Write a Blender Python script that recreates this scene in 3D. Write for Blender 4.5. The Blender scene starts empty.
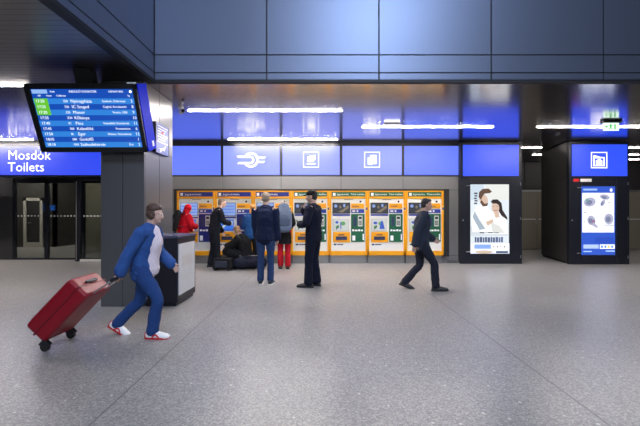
import bpy, bmesh, math, random
from mathutils import Vector, Matrix, noise
random.seed(7)
PI = math.pi
R = math.radians
sc = bpy.context.scene
COL = sc.collection
F = 360.0            # focal length in pixels of the 640 wide frame
CH = 1.4             # camera height
ZC = 3.38            # ceiling height

# ------------------------------------------------------------------ materials
MATS = {}
def mat(name, col, rough=0.5, metal=0.0, emit=None, es=0.0, bump=0.0, bscale=60.0, var=0.0, spec=0.5, sheen=0.0, stretch=None):
    if name in MATS: return MATS[name]
    m = bpy.data.materials.new(name); m.use_nodes = True
    nt = m.node_tree; p = nt.nodes['Principled BSDF']
    p.inputs['Base Color'].default_value = (*col, 1)
    p.inputs['Roughness'].default_value = rough
    p.inputs['Metallic'].default_value = metal
    p.inputs['Specular IOR Level'].default_value = spec
    if sheen: p.inputs['Sheen Weight'].default_value = sheen
    if emit is not None:
        p.inputs['Emission Color'].default_value = (*emit, 1)
        p.inputs['Emission Strength'].default_value = es
    if bump or var:
        tc = nt.nodes.new('ShaderNodeTexCoord')
        nz = nt.nodes.new('ShaderNodeTexNoise'); nz.inputs['Scale'].default_value = bscale
        nz.inputs['Detail'].default_value = 3
        if stretch:
            mp = nt.nodes.new('ShaderNodeMapping'); mp.inputs['Scale'].default_value = stretch
            nt.links.new(tc.outputs['Object'], mp.inputs['Vector']); nt.links.new(mp.outputs[0], nz.inputs['Vector'])
        else:
            nt.links.new(tc.outputs['Object'], nz.inputs['Vector'])
        if bump:
            b = nt.nodes.new('ShaderNodeBump'); b.inputs['Strength'].default_value = bump
            b.inputs['Distance'].default_value = 0.005
            nt.links.new(nz.outputs['Fac'], b.inputs['Height']); nt.links.new(b.outputs[0], p.inputs['Normal'])
        if var:
            r = nt.nodes.new('ShaderNodeValToRGB')
            r.color_ramp.elements[0].position = 0.3; r.color_ramp.elements[1].position = 0.7
            r.color_ramp.elements[0].color = (*[c * (1 - var) for c in col], 1)
            r.color_ramp.elements[1].color = (*[min(1, c * (1 + var)) for c in col], 1)
            nt.links.new(nz.outputs['Fac'], r.inputs[0]); nt.links.new(r.outputs[0], p.inputs['Base Color'])
    MATS[name] = m
    return m

def srgb(r, g, b):
    f = lambda c: (c / 255 / 12.92) if c <= 10 else ((c / 255 + 0.055) / 1.055) ** 2.4
    return (f(r), f(g), f(b))

def fabric(name, rgb, sheen=0.0, bscale=120, bump=0.35, rough=0.9, var=0.15):
    return mat(name, srgb(*rgb), rough, bump=bump, bscale=bscale, var=var, spec=0.2, sheen=sheen)

def glow(name, rgb, s=1.0):
    c = srgb(*rgb)
    return mat(name, (0.02, 0.02, 0.02), 0.4, emit=c, es=s)

def glass_mat(name, tint=(0.9, 0.95, 0.95), refl=0.08):
    m = bpy.data.materials.new(name); m.use_nodes = True
    nt = m.node_tree; nt.nodes.clear()
    o = nt.nodes.new('ShaderNodeOutputMaterial')
    t = nt.nodes.new('ShaderNodeBsdfTransparent'); t.inputs[0].default_value = (*tint, 1)
    g = nt.nodes.new('ShaderNodeBsdfGlossy'); g.inputs['Roughness'].default_value = 0.02
    f = nt.nodes.new('ShaderNodeFresnel'); f.inputs[0].default_value = 1.45
    mx = nt.nodes.new('ShaderNodeMixShader')
    nt.links.new(f.outputs[0], mx.inputs[0]); nt.links.new(t.outputs[0], mx.inputs[1]); nt.links.new(g.outputs[0], mx.inputs[2])
    nt.links.new(mx.outputs[0], o.inputs[0])
    MATS[name] = m
    return m

def floor_mat():
    m = bpy.data.materials.new('terrazzo'); m.use_nodes = True
    nt = m.node_tree; p = nt.nodes['Principled BSDF']; L = nt.links.new
    tc = nt.nodes.new('ShaderNodeTexCoord')
    def noise_(scale, det=2):
        n = nt.nodes.new('ShaderNodeTexNoise'); n.inputs['Scale'].default_value = scale; n.inputs['Detail'].default_value = det
        L(tc.outputs['Object'], n.inputs['Vector']); return n
    v = nt.nodes.new('ShaderNodeTexVoronoi'); v.inputs['Scale'].default_value = 85
    L(tc.outputs['Object'], v.inputs['Vector'])
    r1 = nt.nodes.new('ShaderNodeValToRGB')       # chip colours
    e = r1.color_ramp.elements
    e[0].position = 0.0; e[0].color = (0.22, 0.215, 0.22, 1)
    e[1].position = 1.0; e[1].color = (0.46, 0.445, 0.43, 1)
    a = e.new(0.5); a.color = (0.32, 0.31, 0.31, 1)
    sep = nt.nodes.new('ShaderNodeSeparateColor'); L(v.outputs['Color'], sep.inputs[0]); L(sep.outputs[0], r1.inputs[0])
    nz = noise_(90, 3); r2 = nt.nodes.new('ShaderNodeValToRGB')
    r2.color_ramp.elements[0].position = 0.35; r2.color_ramp.elements[0].color = (0.62, 0.62, 0.62, 1)
    r2.color_ramp.elements[1].position = 0.65; r2.color_ramp.elements[1].color = (0.88, 0.88, 0.88, 1)
    L(nz.outputs['Fac'], r2.inputs[0])
    mul = nt.nodes.new('ShaderNodeMix'); mul.data_type = 'RGBA'; mul.blend_type = 'MULTIPLY'; mul.inputs[0].default_value = 1
    L(r1.outputs[0], mul.inputs[6]); L(r2.outputs[0], mul.inputs[7])
    # sparse big pale chips
    v2 = nt.nodes.new('ShaderNodeTexVoronoi'); v2.inputs['Scale'].default_value = 7
    L(tc.outputs['Object'], v2.inputs['Vector'])
    lt = nt.nodes.new('ShaderNodeMath'); lt.operation = 'LESS_THAN'; lt.inputs[1].default_value = 0.085
    L(v2.outputs['Distance'], lt.inputs[0])
    mx = nt.nodes.new('ShaderNodeMix'); mx.data_type = 'RGBA'; mx.inputs[7].default_value = (0.5, 0.48, 0.46, 1)
    L(lt.outputs[0], mx.inputs[0]); L(mul.outputs[2], mx.inputs[6])
    # wear
    nb = noise_(0.8, 4); r3 = nt.nodes.new('ShaderNodeValToRGB')
    r3.color_ramp.elements[0].position = 0.3; r3.color_ramp.elements[0].color = (0.88, 0.88, 0.88, 1)
    r3.color_ramp.elements[1].position = 0.7; r3.color_ramp.elements[1].color = (1.06, 1.05, 1.04, 1)
    L(nb.outputs['Fac'], r3.inputs[0])
    m2 = nt.nodes.new('ShaderNodeMix'); m2.data_type = 'RGBA'; m2.blend_type = 'MULTIPLY'; m2.inputs[0].default_value = 1
    L(mx.outputs[2], m2.inputs[6]); L(r3.outputs[0], m2.inputs[7])
    # movement joints running away from the viewer
    sx = nt.nodes.new('ShaderNodeSeparateXYZ'); L(tc.outputs['Object'], sx.inputs[0])
    def math_(op, a, b=None):
        n = nt.nodes.new('ShaderNodeMath'); n.operation = op
        for i, q in enumerate((a, b)):
            if q is None: continue
            if isinstance(q, (int, float)): n.inputs[i].default_value = q
            else: L(q, n.inputs[i])
        return n.outputs[0]
    t = math_('ADD', sx.outputs[0], 1.53 + 34.3); t = math_('MODULO', t, 3.43); t = math_('LESS_THAN', t, 0.018)
    jm = nt.nodes.new('ShaderNodeMix'); jm.data_type = 'RGBA'; jm.inputs[7].default_value = (0.11, 0.10, 0.10, 1)
    L(math_('MULTIPLY', t, 0.75), jm.inputs[0]); L(m2.outputs[2], jm.inputs[6])
    L(jm.outputs[2], p.inputs['Base Color'])
    p.inputs['Specular IOR Level'].default_value = 0.45
    rr = nt.nodes.new('ShaderNodeMapRange'); rr.inputs['To Min'].default_value = 0.26; rr.inputs['To Max'].default_value = 0.4
    L(nb.outputs['Fac'], rr.inputs['Value']); L(rr.outputs[0], p.inputs['Roughness'])
    bp = nt.nodes.new('ShaderNodeBump'); bp.inputs['Strength'].default_value = 0.08; bp.inputs['Distance'].default_value = 0.002
    L(nz.outputs['Fac'], bp.inputs['Height']); L(bp.outputs[0], p.inputs['Normal'])
    return m

# ------------------------------------------------------------------ mesh helpers
class MB:
    """collects shapes; every face keeps a material"""
    def __init__(s, m=None):
        s.bm = bmesh.new(); s.mats = []; s.cur = 0; s.smooth = False
        if m: s.use(m)
    def use(s, m):
        if m not in s.mats: s.mats.append(m)
        s.cur = s.mats.index(m); return s
    def _f(s, vs):
        try: f = s.bm.faces.new(vs)
        except ValueError: return
        f.material_index = s.cur; f.smooth = s.smooth
    def box(s, x0, x1, y0, y1, z0, z1):
        v = [s.bm.verts.new(c) for c in ((x0, y0, z0), (x1, y0, z0), (x1, y1, z0), (x0, y1, z0), (x0, y0, z1), (x1, y0, z1), (x1, y1, z1), (x0, y1, z1))]
        for q in ((3, 2, 1, 0), (4, 5, 6, 7), (0, 1, 5, 4), (1, 2, 6, 5), (2, 3, 7, 6), (3, 0, 4, 7)): s._f([v[i] for i in q])
        return s
    def bevbox(s, x0, x1, y0, y1, z0, z1, b=0.01, seg=2):
        t = bmesh.new(); bmesh.ops.create_cube(t, size=1)
        for v in t.verts: v.co = Vector(((x0 + x1) / 2 + v.co.x * (x1 - x0), (y0 + y1) / 2 + v.co.y * (y1 - y0), (z0 + z1) / 2 + v.co.z * (z1 - z0)))
        bmesh.ops.bevel(t, geom=list(t.edges), offset=b, segments=seg, affect='EDGES', profile=0.6)
        return s.add(t)
    def add(s, t, M=None):
        mp = {}
        for v in t.verts: mp[v] = s.bm.verts.new(M @ v.co if M else v.co)
        for f in t.faces: s._f([mp[v] for v in f.verts])
        t.free(); return s
    def prism(s, pts, d0, d1, axis='y'):
        """closed outline in (a,b) extruded along axis"""
        def P(a, b, d):
            return (a, d, b) if axis == 'y' else ((d, a, b) if axis == 'x' else (a, b, d))
        A = [s.bm.verts.new(P(a, b, d0)) for a, b in pts]; B = [s.bm.verts.new(P(a, b, d1)) for a, b in pts]
        n = len(pts); s._f(A); s._f(B[::-1])
        for i in range(n): s._f([A[(i + 1) % n], A[i], B[i], B[(i + 1) % n]])
        return s
    def ellipse(s, cx, cz, rx, rz, d0, d1, n=20, rot=0, axis='y'):
        pts = []
        for i in range(n):
            a = 2 * PI * i / n; x = rx * math.cos(a); z = rz * math.sin(a)
            pts.append((cx + x * math.cos(rot) - z * math.sin(rot), cz + x * math.sin(rot) + z * math.cos(rot)))
        return s.prism(pts, d0, d1, axis)
    def ring(s, cx, cz, ro, ri, d0, d1, n=28, a0=0, a1=2 * PI):
        full = abs(a1 - a0 - 2 * PI) < 1e-4
        k = n if full else n + 1
        V = []
        for i in range(k):
            a = a0 + (a1 - a0) * i / n; c, q = math.cos(a), math.sin(a)
            V.append([s.bm.verts.new((cx + r * c, d, cz + r * q)) for r, d in ((ro, d0), (ri, d0), (ri, d1), (ro, d1))])
        for i in range(n):
            A, B = V[i], V[(i + 1) % k]
            for j in range(4): s._f([A[j], B[j], B[(j + 1) % 4], A[(j + 1) % 4]])
        if not full: s._f(V[0]); s._f(V[-1][::-1])
        return s
    def cyl(s, p0, p1, r0, r1=None, n=16):
        r1 = r0 if r1 is None else r1
        p0, p1 = Vector(p0), Vector(p1); d = (p1 - p0).normalized()
        u = d.orthogonal().normalized(); w = d.cross(u)
        A = [s.bm.verts.new(p0 + r0 * (math.cos(2 * PI * i / n) * u + math.sin(2 * PI * i / n) * w)) for i in range(n)]
        B = [s.bm.verts.new(p1 + r1 * (math.cos(2 * PI * i / n) * u + math.sin(2 * PI * i / n) * w)) for i in range(n)]
        s._f(A[::-1]); s._f(B)
        for i in range(n): s._f([A[i], A[(i + 1) % n], B[(i + 1) % n], B[i]])
        return s
    def ball(s, c, r, n=2, M=None):
        t = bmesh.new(); bmesh.ops.create_icosphere(t, subdivisions=n, radius=1)
        rx, ry, rz = r if isinstance(r, (tuple, list)) else (r, r, r)
        for v in t.verts:
            q = Vector((v.co.x * rx, v.co.y * ry, v.co.z * rz))
            if M: q = M @ q
            v.co = q + Vector(c)
        return s.add(t)
    def loft(s, pts, rads, side=(1, 0, 0), n=16, sub=3, round_ends=(True, True)):
        """smooth tapered limb; rads = (across, through) per joint; side = the across direction"""
        P = [Vector(p) for p in pts]; Q = [(r, r) if isinstance(r, (int, float)) else r for r in rads]
        CP, CR = [], []
        for i in range(len(P) - 1):
            p0, p1, p2, p3 = P[max(i - 1, 0)], P[i], P[i + 1], P[min(i + 2, len(P) - 1)]
            for k in range(sub):
                t = k / sub
                CP.append(0.5 * ((2 * p1) + (p2 - p0) * t + (2 * p0 - 5 * p1 + 4 * p2 - p3) * t * t + (3 * p1 - p0 - 3 * p2 + p3) * t ** 3))
                e = t * t * (3 - 2 * t)
                CR.append(tuple(Q[i][j] * (1 - e) + Q[i + 1][j] * e for j in (0, 1)))
        CP.append(P[-1]); CR.append(Q[-1])
        T = [(CP[min(i + 1, len(CP) - 1)] - CP[max(i - 1, 0)]).normalized() for i in range(len(CP))]
        rows = []
        def row(c, t, a, b):
            sd = Vector(side); sd = sd - t * sd.dot(t)
            sd = sd.normalized() if sd.length > 1e-4 else t.orthogonal().normalized()
            w = t.cross(sd)
            return [s.bm.verts.new(c + a * math.cos(2 * PI * i / n) * sd + b * math.sin(2 * PI * i / n) * w) for i in range(n)]
        def cap(c, t, a, b, sgn):
            m = min(a, b); out = []
            for th in (30, 60):
                out.append((c + t * sgn * m * math.sin(R(th)), t, a * math.cos(R(th)), b * math.cos(R(th))))
            return out
        specs = [(CP[i], T[i], *CR[i]) for i in range(len(CP))]
        if round_ends[0]: specs = cap(*specs[0], -1)[::-1] + specs
        if round_ends[1]: specs = specs + cap(*specs[-1], 1)
        for q in specs: rows.append(row(*q))
        s._f(rows[0][::-1]); s._f(rows[-1])
        for A, B in zip(rows, rows[1:]):
            for i in range(n): s._f([A[i], A[(i + 1) % n], B[(i + 1) % n], B[i]])
        return s
    def build(s, name, parent=None, m=None, smooth=None):
        bmesh.ops.recalc_face_normals(s.bm, faces=s.bm.faces)
        if smooth:
            for f in s.bm.faces: f.smooth = True
        me = bpy.data.meshes.new(name); s.bm.to_mesh(me); s.bm.free()
        for q in (s.mats or [m]): me.materials.append(q)
        o = bpy.data.objects.new(name, me); COL.objects.link(o)
        if parent: o.parent = parent
        return o

def fuse(o, voxel, smooth_it=4, disp=0.0, dscale=0.12):
    """weld overlapping shapes into one continuous skin"""
    r = o.modifiers.new('r', 'REMESH'); r.mode = 'VOXEL'; r.voxel_size = voxel
    q = o.modifiers.new('s', 'SMOOTH'); q.factor = 0.5; q.iterations = smooth_it
    if disp:
        tx = bpy.data.textures.new('folds', 'CLOUDS'); tx.noise_scale = dscale
        d = o.modifiers.new('d', 'DISPLACE'); d.texture = tx; d.strength = disp; d.mid_level = 0.5; d.texture_coords = 'LOCAL'
    dg = bpy.context.evaluated_depsgraph_get()
    me = bpy.data.meshes.new_from_object(o.evaluated_get(dg))
    mats = [m for m in o.data.materials]
    o.modifiers.clear(); o.data = me; me.name = o.name
    me.materials.clear()
    for m in mats: me.materials.append(m)
    for p in me.polygons: p.use_smooth = True
    return o

def thing(name, label, cat, loc=(0, 0, 0), rz=0, group=None, rx=0):
    o = bpy.data.objects.new(name, None); COL.objects.link(o); o.empty_display_size = 0.1
    o.location = loc; o.rotation_euler = (rx, 0, rz)
    return tag(o, label, cat, group)
def tag(o, label, cat, group=None):
    o['label'] = label; o['category'] = cat
    if group: o['group'] = group
    return o
def struct(o):
    o['kind'] = 'structure'; return o
def copy_tree(o, parent=None):
    c = o.copy(); COL.objects.link(c)
    if parent: c.parent = parent
    for ch in list(o.children): copy_tree(ch, c)
    return c

def text(name, body, size, m, parent, loc, rot=(PI / 2, 0, 0), align='LEFT', ext=0.001, sx=1.0):
    cu = bpy.data.curves.new(name, 'FONT'); cu.body = body; cu.size = size; cu.extrude = ext
    cu.align_x = align; cu.align_y = 'CENTER'; cu.resolution_u = 2
    t = bpy.data.objects.new('tmp', cu); COL.objects.link(t)
    dg = bpy.context.evaluated_depsgraph_get()
    me = bpy.data.meshes.new_from_object(t.evaluated_get(dg)); me.name = name
    bpy.data.objects.remove(t)
    me.transform(Matrix.Translation(loc) @ Matrix.Rotation(rot[2], 4, 'Z') @ Matrix.Rotation(rot[0], 4, 'X') @ Matrix.Diagonal((sx, 1, 1, 1)))
    me.materials.clear(); me.materials.append(m)
    o = bpy.data.objects.new(name, me); COL.objects.link(o); o.parent = parent
    return o

def PX(px, Y): return (px - 320) * Y / F
def PZ(py, Y): return CH + (213 - py) * Y / F

# ------------------------------------------------------------------ palette
M_floor = floor_mat()
M_ceil = mat('ceiling metal', (0.64, 0.61, 0.63), 0.16, 0.97)
M_ceil2 = mat('ceiling metal dark', (0.20, 0.19, 0.19), 0.34, 0.9, bump=0.02, bscale=4, stretch=(0.4, 30, 1))
M_black = mat('black gap', (0.008, 0.008, 0.01), 0.6)
M_fascia = mat('fascia metal', (0.13, 0.15, 0.205), 0.42, 0.7, bump=0.03, bscale=3)
M_wall = mat('grey cladding', (0.21, 0.205, 0.21), 0.42, 0.4, bump=0.03, bscale=5)
M_pillar = mat('pillar cladding', (0.16, 0.16, 0.165), 0.34, 0.6, bump=0.03, bscale=5)
M_dark = mat('dark cladding', (0.045, 0.045, 0.05), 0.45, 0.3, bump=0.05, bscale=20)
M_darkp = mat('brown grey cladding', (0.06, 0.056, 0.054), 0.4, 0.4, bump=0.03, bscale=6)
M_frame = mat('navy black metal', (0.012, 0.014, 0.022), 0.35, 0.2, bump=0.03, bscale=30)
M_steel = mat('brushed steel', (0.5, 0.5, 0.5), 0.35, 0.9, bump=0.05, bscale=40, stretch=(1, 1, 30))
M_beige = mat('beige door', (0.24, 0.215, 0.165), 0.55, bump=0.03, bscale=30)
M_white = mat('white paint', (0.75, 0.75, 0.74), 0.45, bump=0.02, bscale=60)
M_orange = mat('orange enamel', srgb(230, 158, 4), 0.35, bump=0.02, bscale=50)
M_navy = mat('navy panel', srgb(18, 32, 120), 0.35, bump=0.02, bscale=50)
M_green = mat('green panel', srgb(12, 88, 58), 0.35, bump=0.02, bscale=50)
M_plastic = mat('black plastic', (0.012, 0.012, 0.014), 0.4, bump=0.05, bscale=80)
M_rubber = mat('black rubber', (0.015, 0.015, 0.015), 0.75, bump=0.1, bscale=100)
M_glass = glass_mat('clear glass', (0.82, 0.85, 0.86))
M_text = glow('lit white lettering', (255, 255, 255), 1.6)
M_strip = glow('strip light diffuser', (255, 246, 238), 200)
M_stripf = glow('far strip light diffuser', (255, 247, 242), 20)
M_red = mat('red leaf', srgb(190, 20, 30), 0.5, bump=0.05)

# ------------------------------------------------------------------ setting
struct(MB(M_floor).box(-18, 18, -8, 20, -0.2, 0).build('floor'))

def slats(name, x0, x1, y0, y1, m):
    b = MB(m); p = 0.10; y = y0
    while y < y1 - 0.01:
        ye = min(y + p - 0.005, y1); k = 4; prev = None
        dz = random.uniform(-0.0006, 0.0006)
        for i in range(k + 1):
            t = i / k; yy = y + (ye - y) * t; z = ZC - 0.00016 * 4 * t * (1 - t) + dz * (t - 0.5) * 0.5
            cur = (b.bm.verts.new((x0, yy, z)), b.bm.verts.new((x1, yy, z)))
            if prev:
                f = b.bm.faces.new((prev[0], cur[0], cur[1], prev[1])); f.smooth = True
            prev = cur
        y += p
    b.use(M_black).box(x0, x1, y0, y1, ZC + 0.02, ZC + 0.06)
    return struct(b.build(name))
slats('ceiling', -17, 17, 5.52, 19.5, M_ceil)
slats('ceiling_left', -17, -2.62, -7, 5.5, M_ceil2)
b = MB(M_black)
b.box(-2.62, 17, 5.44, 5.52, ZC - 0.004, ZC + 0.04).box(-2.62, -2.5, -7, 5.44, ZC - 0.004, ZC + 0.04)
struct(b.build('trim_1'))

# upper fascia of the tall hall: clad in metal panels
FY, FX = 5.44, -2.504
b = MB(M_black).box(FX - 0.06, 17, FY + 0.015, FY + 0.3, ZC + 0.03, 7.5)
b.use(M_fascia)
rows = ((3.41, 3.512), (3.526, 3.783), (3.797, 5.6), (5.614, 7.5))
xs = [FX + 1.697 * i for i in range(12)]
for z0, z1 in rows:
    for a, c in zip(xs, xs[1:]): b.bevbox(a + 0.009, c - 0.009, FY, FY + 0.02, z0, z1, 0.003, 1)
struct(b.build('wall_front_fascia'))
b = MB(M_black).box(FX - 0.3, FX - 0.015, -7, FY + 0.2, ZC + 0.03, 7.5)
b.use(M_fascia)
ys = [FY - 0.004 - 3.39 * i for i in range(4)]
for z0, z1 in rows:
    for c, a in zip(ys, ys[1:]): b.bevbox(FX - 0.02, FX, a + 0.009, c - 0.009, z0, z1, 0.003, 1)
struct(b.build('wall_left_fascia'))

# back wall, grey cladding
WY = 10.08
bounds = [-4.43, -2.745, -1.09, 0.59, 2.325, 3.95]
b = MB(M_black).box(-4.45, 3.95, WY + 0.02, WY + 0.2, 0, ZC)
b.use(M_wall)
zr = ((0.0, 0.20), (0.212, 2.035), (2.045, 2.42))
for z0, z1 in zr:
    for a, c in zip(bounds, bounds[1:]): b.bevbox(a + 0.006, c - 0.006, WY, WY + 0.03, z0, z1, 0.003, 1)
struct(b.build('wall_back'))
b = MB(M_frame).box(-10.6, 3.95, WY + 0.0, WY + 0.3, 2.42, 2.46).box(-10.6, 3.95, WY, WY + 0.3, 3.28, ZC + .01)
for x in [-9.5, -6.05] + bounds: b.box(x - 0.035, x + 0.035, WY + 0.0, WY + 0.28, 2.46, 3.28)
struct(b.build('trim_2'))
# black surround of the machine bank
b = MB(M_black)
b.box(-4.03, -3.95, WY - 0.16, WY - 0.002, 0.2, 2.06).box(3.42, 3.56, WY - 0.16, WY - 0.002, 0.2, 2.06)
b.box(-4.03, 3.56, WY - 0.16, WY - 0.002, 2.03, 2.06)
struct(b.build('trim_3'))
# baseboard of the back wall
struct(MB(M_pillar).box(3.56, 3.84, WY - 0.012, WY, 0, 0.08).box(-4.43, -4.03, WY - 0.012, WY, 0, 0.08).build('baseboard_back'))

# rooms behind: far right concourse
b = MB(M_black).box(5.4, 17, 13.84, 14.0, 0, ZC); b.use(M_darkp)
x = 5.45
while x < 16.5:
    b.bevbox(x, x + 1.18, 13.8, 13.85, 2.35, 3.36, 0.004, 1); x += 1.2
b.box(5.4, 17, 13.8, 13.85, 2.3, 2.34)
b.box(5.4, 7.72, 13.8, 13.85, 0, 0.02); b.box(5.4, 17, 13.83, 13.86, 0, 2.3)
struct(b.build('wall_back_concourse'))
def concourse_door(n, x0, x1):
    d = bpy.data.objects.new('door_%d' % n, None); COL.objects.link(d); d.location = ((x0 + x1) / 2, 13.8, 0); d['kind'] = 'structure'
    w = (x1 - x0) / 2
    MB(M_steel).box(-w, -w + .06, -.05, .02, 0, 2.28).box(w - .06, w, -.05, .02, 0, 2.28).box(-w, w, -.05, .02, 2.22, 2.28).build('door_frame', d)
    MB(M_beige).bevbox(-w + .06, -.005, -.035, .01, .02, 2.22, .004, 1).build('door_leaf', d)
    MB(M_beige).bevbox(.005, w - .06, -.035, .01, .02, 2.22, .004, 1).build('door_leaf', d)
    MB(M_steel).cyl((-.08, -.1, .95), (-.08, -.1, 1.15), .012).box(-.086, -.074, -.1, -.03, .95, .97).box(-.086, -.074, -.1, -.03, 1.13, 1.15).build('door_handle', d)
    MB(M_white).box(-w + .1, -.05, -.038, -.034, 1.15, 1.18).box(.05, w - .1, -.038, -.034, 1.15, 1.18).build('door_rail', d)
concourse_door(2, 7.55, 9.05); concourse_door(3, 11.6, 13.1)
struct(MB(M_darkp).box(5.35, 5.42, 10.9, 13.84, 0, ZC).build('wall_corridor_left'))
struct(MB(M_dark).box(16.6, 16.8, 5.5, 14, 0, ZC).build('wall_right'))
struct(MB(M_dark).box(-17, -16.8, -7, 19.5, 0, ZC).build('wall_left'))

# the toilets' entrance
GY = 10.84
b = MB(M_dark)
b.box(-16.8, -9.22, GY - .05, GY + .1, 0, ZC)                       # solid dark panel left of the glass
b.box(-9.22, -4.45, GY - .05, GY + .1, 2.42, ZC)                    # above the glass
struct(b.build('wall_entrance'))
b = MB(M_darkp).box(-4.52, -4.44, WY + .05, 19, 0, ZC)
struct(b.build('wall_lobby_right'))
b = MB(M_darkp).box(-15, -10.9, 14.8, 14.95, 0, ZC).box(-11.0, -10.9, 14.8, 18, 0, ZC).box(-11, -4.5, 18, 18.15, 0, ZC).box(-15.1, -15, 10.9, 14.9, 0, ZC)
struct(b.build('wall_lobby_back'))
struct(MB(M_beige).box(-8.1, -8.0, 12.2, 16.0, 0, 2.9).build('wall_lobby_partition'))
M_doorgrey = mat('charcoal door', (0.02, 0.02, 0.022), 0.5, bump=.03)
M_casing = mat('pale casing', (0.42, 0.40, 0.37), 0.5, bump=.03)
def lobby_door(n, x0, x1, y, h):
    d = bpy.data.objects.new('door_%d' % n, None); COL.objects.link(d); d.location = ((x0 + x1) / 2, y, 0); d['kind'] = 'structure'
    w = (x1 - x0) / 2
    MB(M_casing).box(-w, -w + .12, -.06, .0, 0, h).box(w - .12, w, -.06, .0, 0, h).box(-w, w, -.06, .0, h - .12, h).box(-w + .12, w - .12, -.05, 0, 0, .2).build('door_casing', d)
    MB(M_doorgrey).box(-w + .12, w - .12, -.03, 0, .2, h - .12).build('door_leaf', d)
    MB(M_steel).cyl((-w + .2, -.05, 1.0), (-w + .2, -.03, 1.0), .02).cyl((-w + .2, -.06, 1.0), (-w + .32, -.06, 1.0), .01).build('door_handle', d)
lobby_door(4, -12.15, -11.36, 14.8, 2.02); lobby_door(5, -13.6, -12.5, 14.8, 2.02)
lobby_door(6, -10.7, -9.75, 18, 2.1); lobby_door(7, -9.7, -8.75, 18, 2.1)
# glazed front: fixed panes, mullions and a sliding leaf
g = bpy.data.objects.new('door_1', None); COL.objects.link(g); g.location = (0, GY, 0); g['kind'] = 'structure'
b = MB(M_frame)
for x0, x1 in ((-9.22, -9.15), (-8.27, -8.16), (-7.2, -7.08), (-5.9, -5.8), (-4.52, -4.44)): b.box(x0, x1, -.04, .04, 0, 2.42)
b.box(-9.2, -4.45, -.04, .04, 2.3, 2.42).box(-9.2, -4.45, -.04, .04, 0, .05)
b.build('door_frame', g)
for x0, x1 in ((-9.15, -8.27), (-8.16, -7.2), (-7.08, -5.9), (-5.8, -4.52)):
    pn = MB(M_glass).box(x0, x1, -.006, .006, .05, 2.3).build('pane', g)
    b = MB(M_white); x = x0 + .05
    while x < x1 - .06:
        b.box(x, x + .045, -.009, -.0065, 1.29, 1.335); x += .1
    b.build('safety_marking', pn)
sl = MB(M_frame).box(-7.02, -6.88, -.52, -.45, 0.01, 2.42).box(-5.6, -5.5, -.52, -.45, .01, 2.42).box(-6.88, -5.6, -.52, -.45, 2.32, 2.42).build('sliding_leaf', g)
MB(M_white).box(-6.88, -5.6, -.53, -.44, 0.01, .07).build('bottom_rail', sl)
MB(M_steel).box(-6.995, -6.975, -.53, -.52, .05, 2.3).build('edge_strip', sl)
MB(M_glass).box(-6.88, -5.6, -.49, -.478, .07, 2.32).build('pane', sl)
b = MB(M_white); x = -6.8
while x < -5.7:
    b.box(x, x + .045, -.497, -.4925, 1.29, 1.335); x += .1
b.build('safety_marking', sl)

# small blue pictogram plates inside the lobby
M_blueplate = mat('blue plate', srgb(20, 90, 190), 0.4, bump=.02)
for x, lab in ((-11.25, 'small blue sign plate beside the pale framed lobby door'), (-10.98, 'small blue sign plate at the corner where the lobby deepens')):
    y = 14.78
    p = tag(MB(M_blueplate).box(x - .09, x + .09, y - .02, y + .015, 1.50, 1.72).build('sign_plate'), lab, 'sign', 'lobby sign plates')

# ------------------------------------------------------------------ lit blue sign band
def panel_mat(name, rgb, s):
    return glow(name, rgb, s)
M_blueA = panel_mat('backlit blue pale', (132, 148, 255), 1.15)
M_blueB = panel_mat('backlit blue mid', (92, 118, 255), 1.12)
M_blueC = panel_mat('backlit blue deep', (40, 80, 255), 1.05)
M_blueD = panel_mat('backlit blue left', (40, 72, 245), 0.98)
def sign_panel(label, x0, x1, z0, z1, m, y=WY):
    t = thing('blue_lit_sign', label, 'sign', ((x0 + x1) / 2, y, z0), group='backlit blue sign panels')
    w, h = (x1 - x0) / 2, z1 - z0
    MB(m).box(-w, w, -.012, .03, 0, h).build('lit_face', t)
    MB(M_frame).box(-w, w, .03, .2, 0, h).build('housing', t)
    return t, w, h
g0 = .04
Z0, Z1 = 2.465, 3.272
t, w, h = sign_panel('long backlit blue sign reading Mosdók and Toilets above the glass doors', -9.5 + g0, -6.05 - g0, Z0, Z1, M_blueD)
x8 = PX(8, WY) - t.location.x
text('lettering', 'Mosdók', .37, M_text, t, (x8, -.014, .54), sx=1.0)
text('lettering', 'Toilets', .37, M_text, t, (x8, -.014, .21), sx=1.0)
sign_panel('plain backlit blue panel behind the grey pillar', -6.05 + g0, -4.43 - g0, Z0, Z1, M_blueC)
sign_panel('plain backlit blue panel just right of the grey pillar', -4.43 + g0, -2.745 - g0, Z0, Z1, M_blueB)
# railway emblem
t, w, h = sign_panel('backlit blue panel with white winged ring railway emblem', -2.745 + g0, -1.09 - g0, Z0, Z1, M_blueA)
ex, ez = PX(251, WY) - t.location.x, PZ(160, WY) - Z0
b = MB(M_text)
b.ring(ex, ez, .215, .155, -.018, -.013, 30, -2.62, 2.62)
b.prism([(ex - .40, ez + .115), (ex - .02, ez + .115), (ex - .02, ez + .06), (ex - .36, ez + .06)], -.0181, -.0131)
b.prism([(ex - .34, ez - .06), (ex - .02, ez - .06), (ex - .02, ez - .115), (ex - .38, ez - .115)], -.0181, -.0131)
b.ring(ex - .02, ez, .115, .06, -.0182, -.0132, 16, -PI / 2, PI / 2)
b.prism([(ex + .42, ez + .085), (ex + .38, ez + .03), (ex + .19, ez + .03), (ex + .19, ez + .085)], -.0181, -.0131)
b.prism([(ex + .40, ez - .03), (ex + .35, ez - .085), (ex + .17, ez - .085), (ex + .19, ez - .03)], -.0181, -.0131)
b.build('emblem', t)
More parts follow.
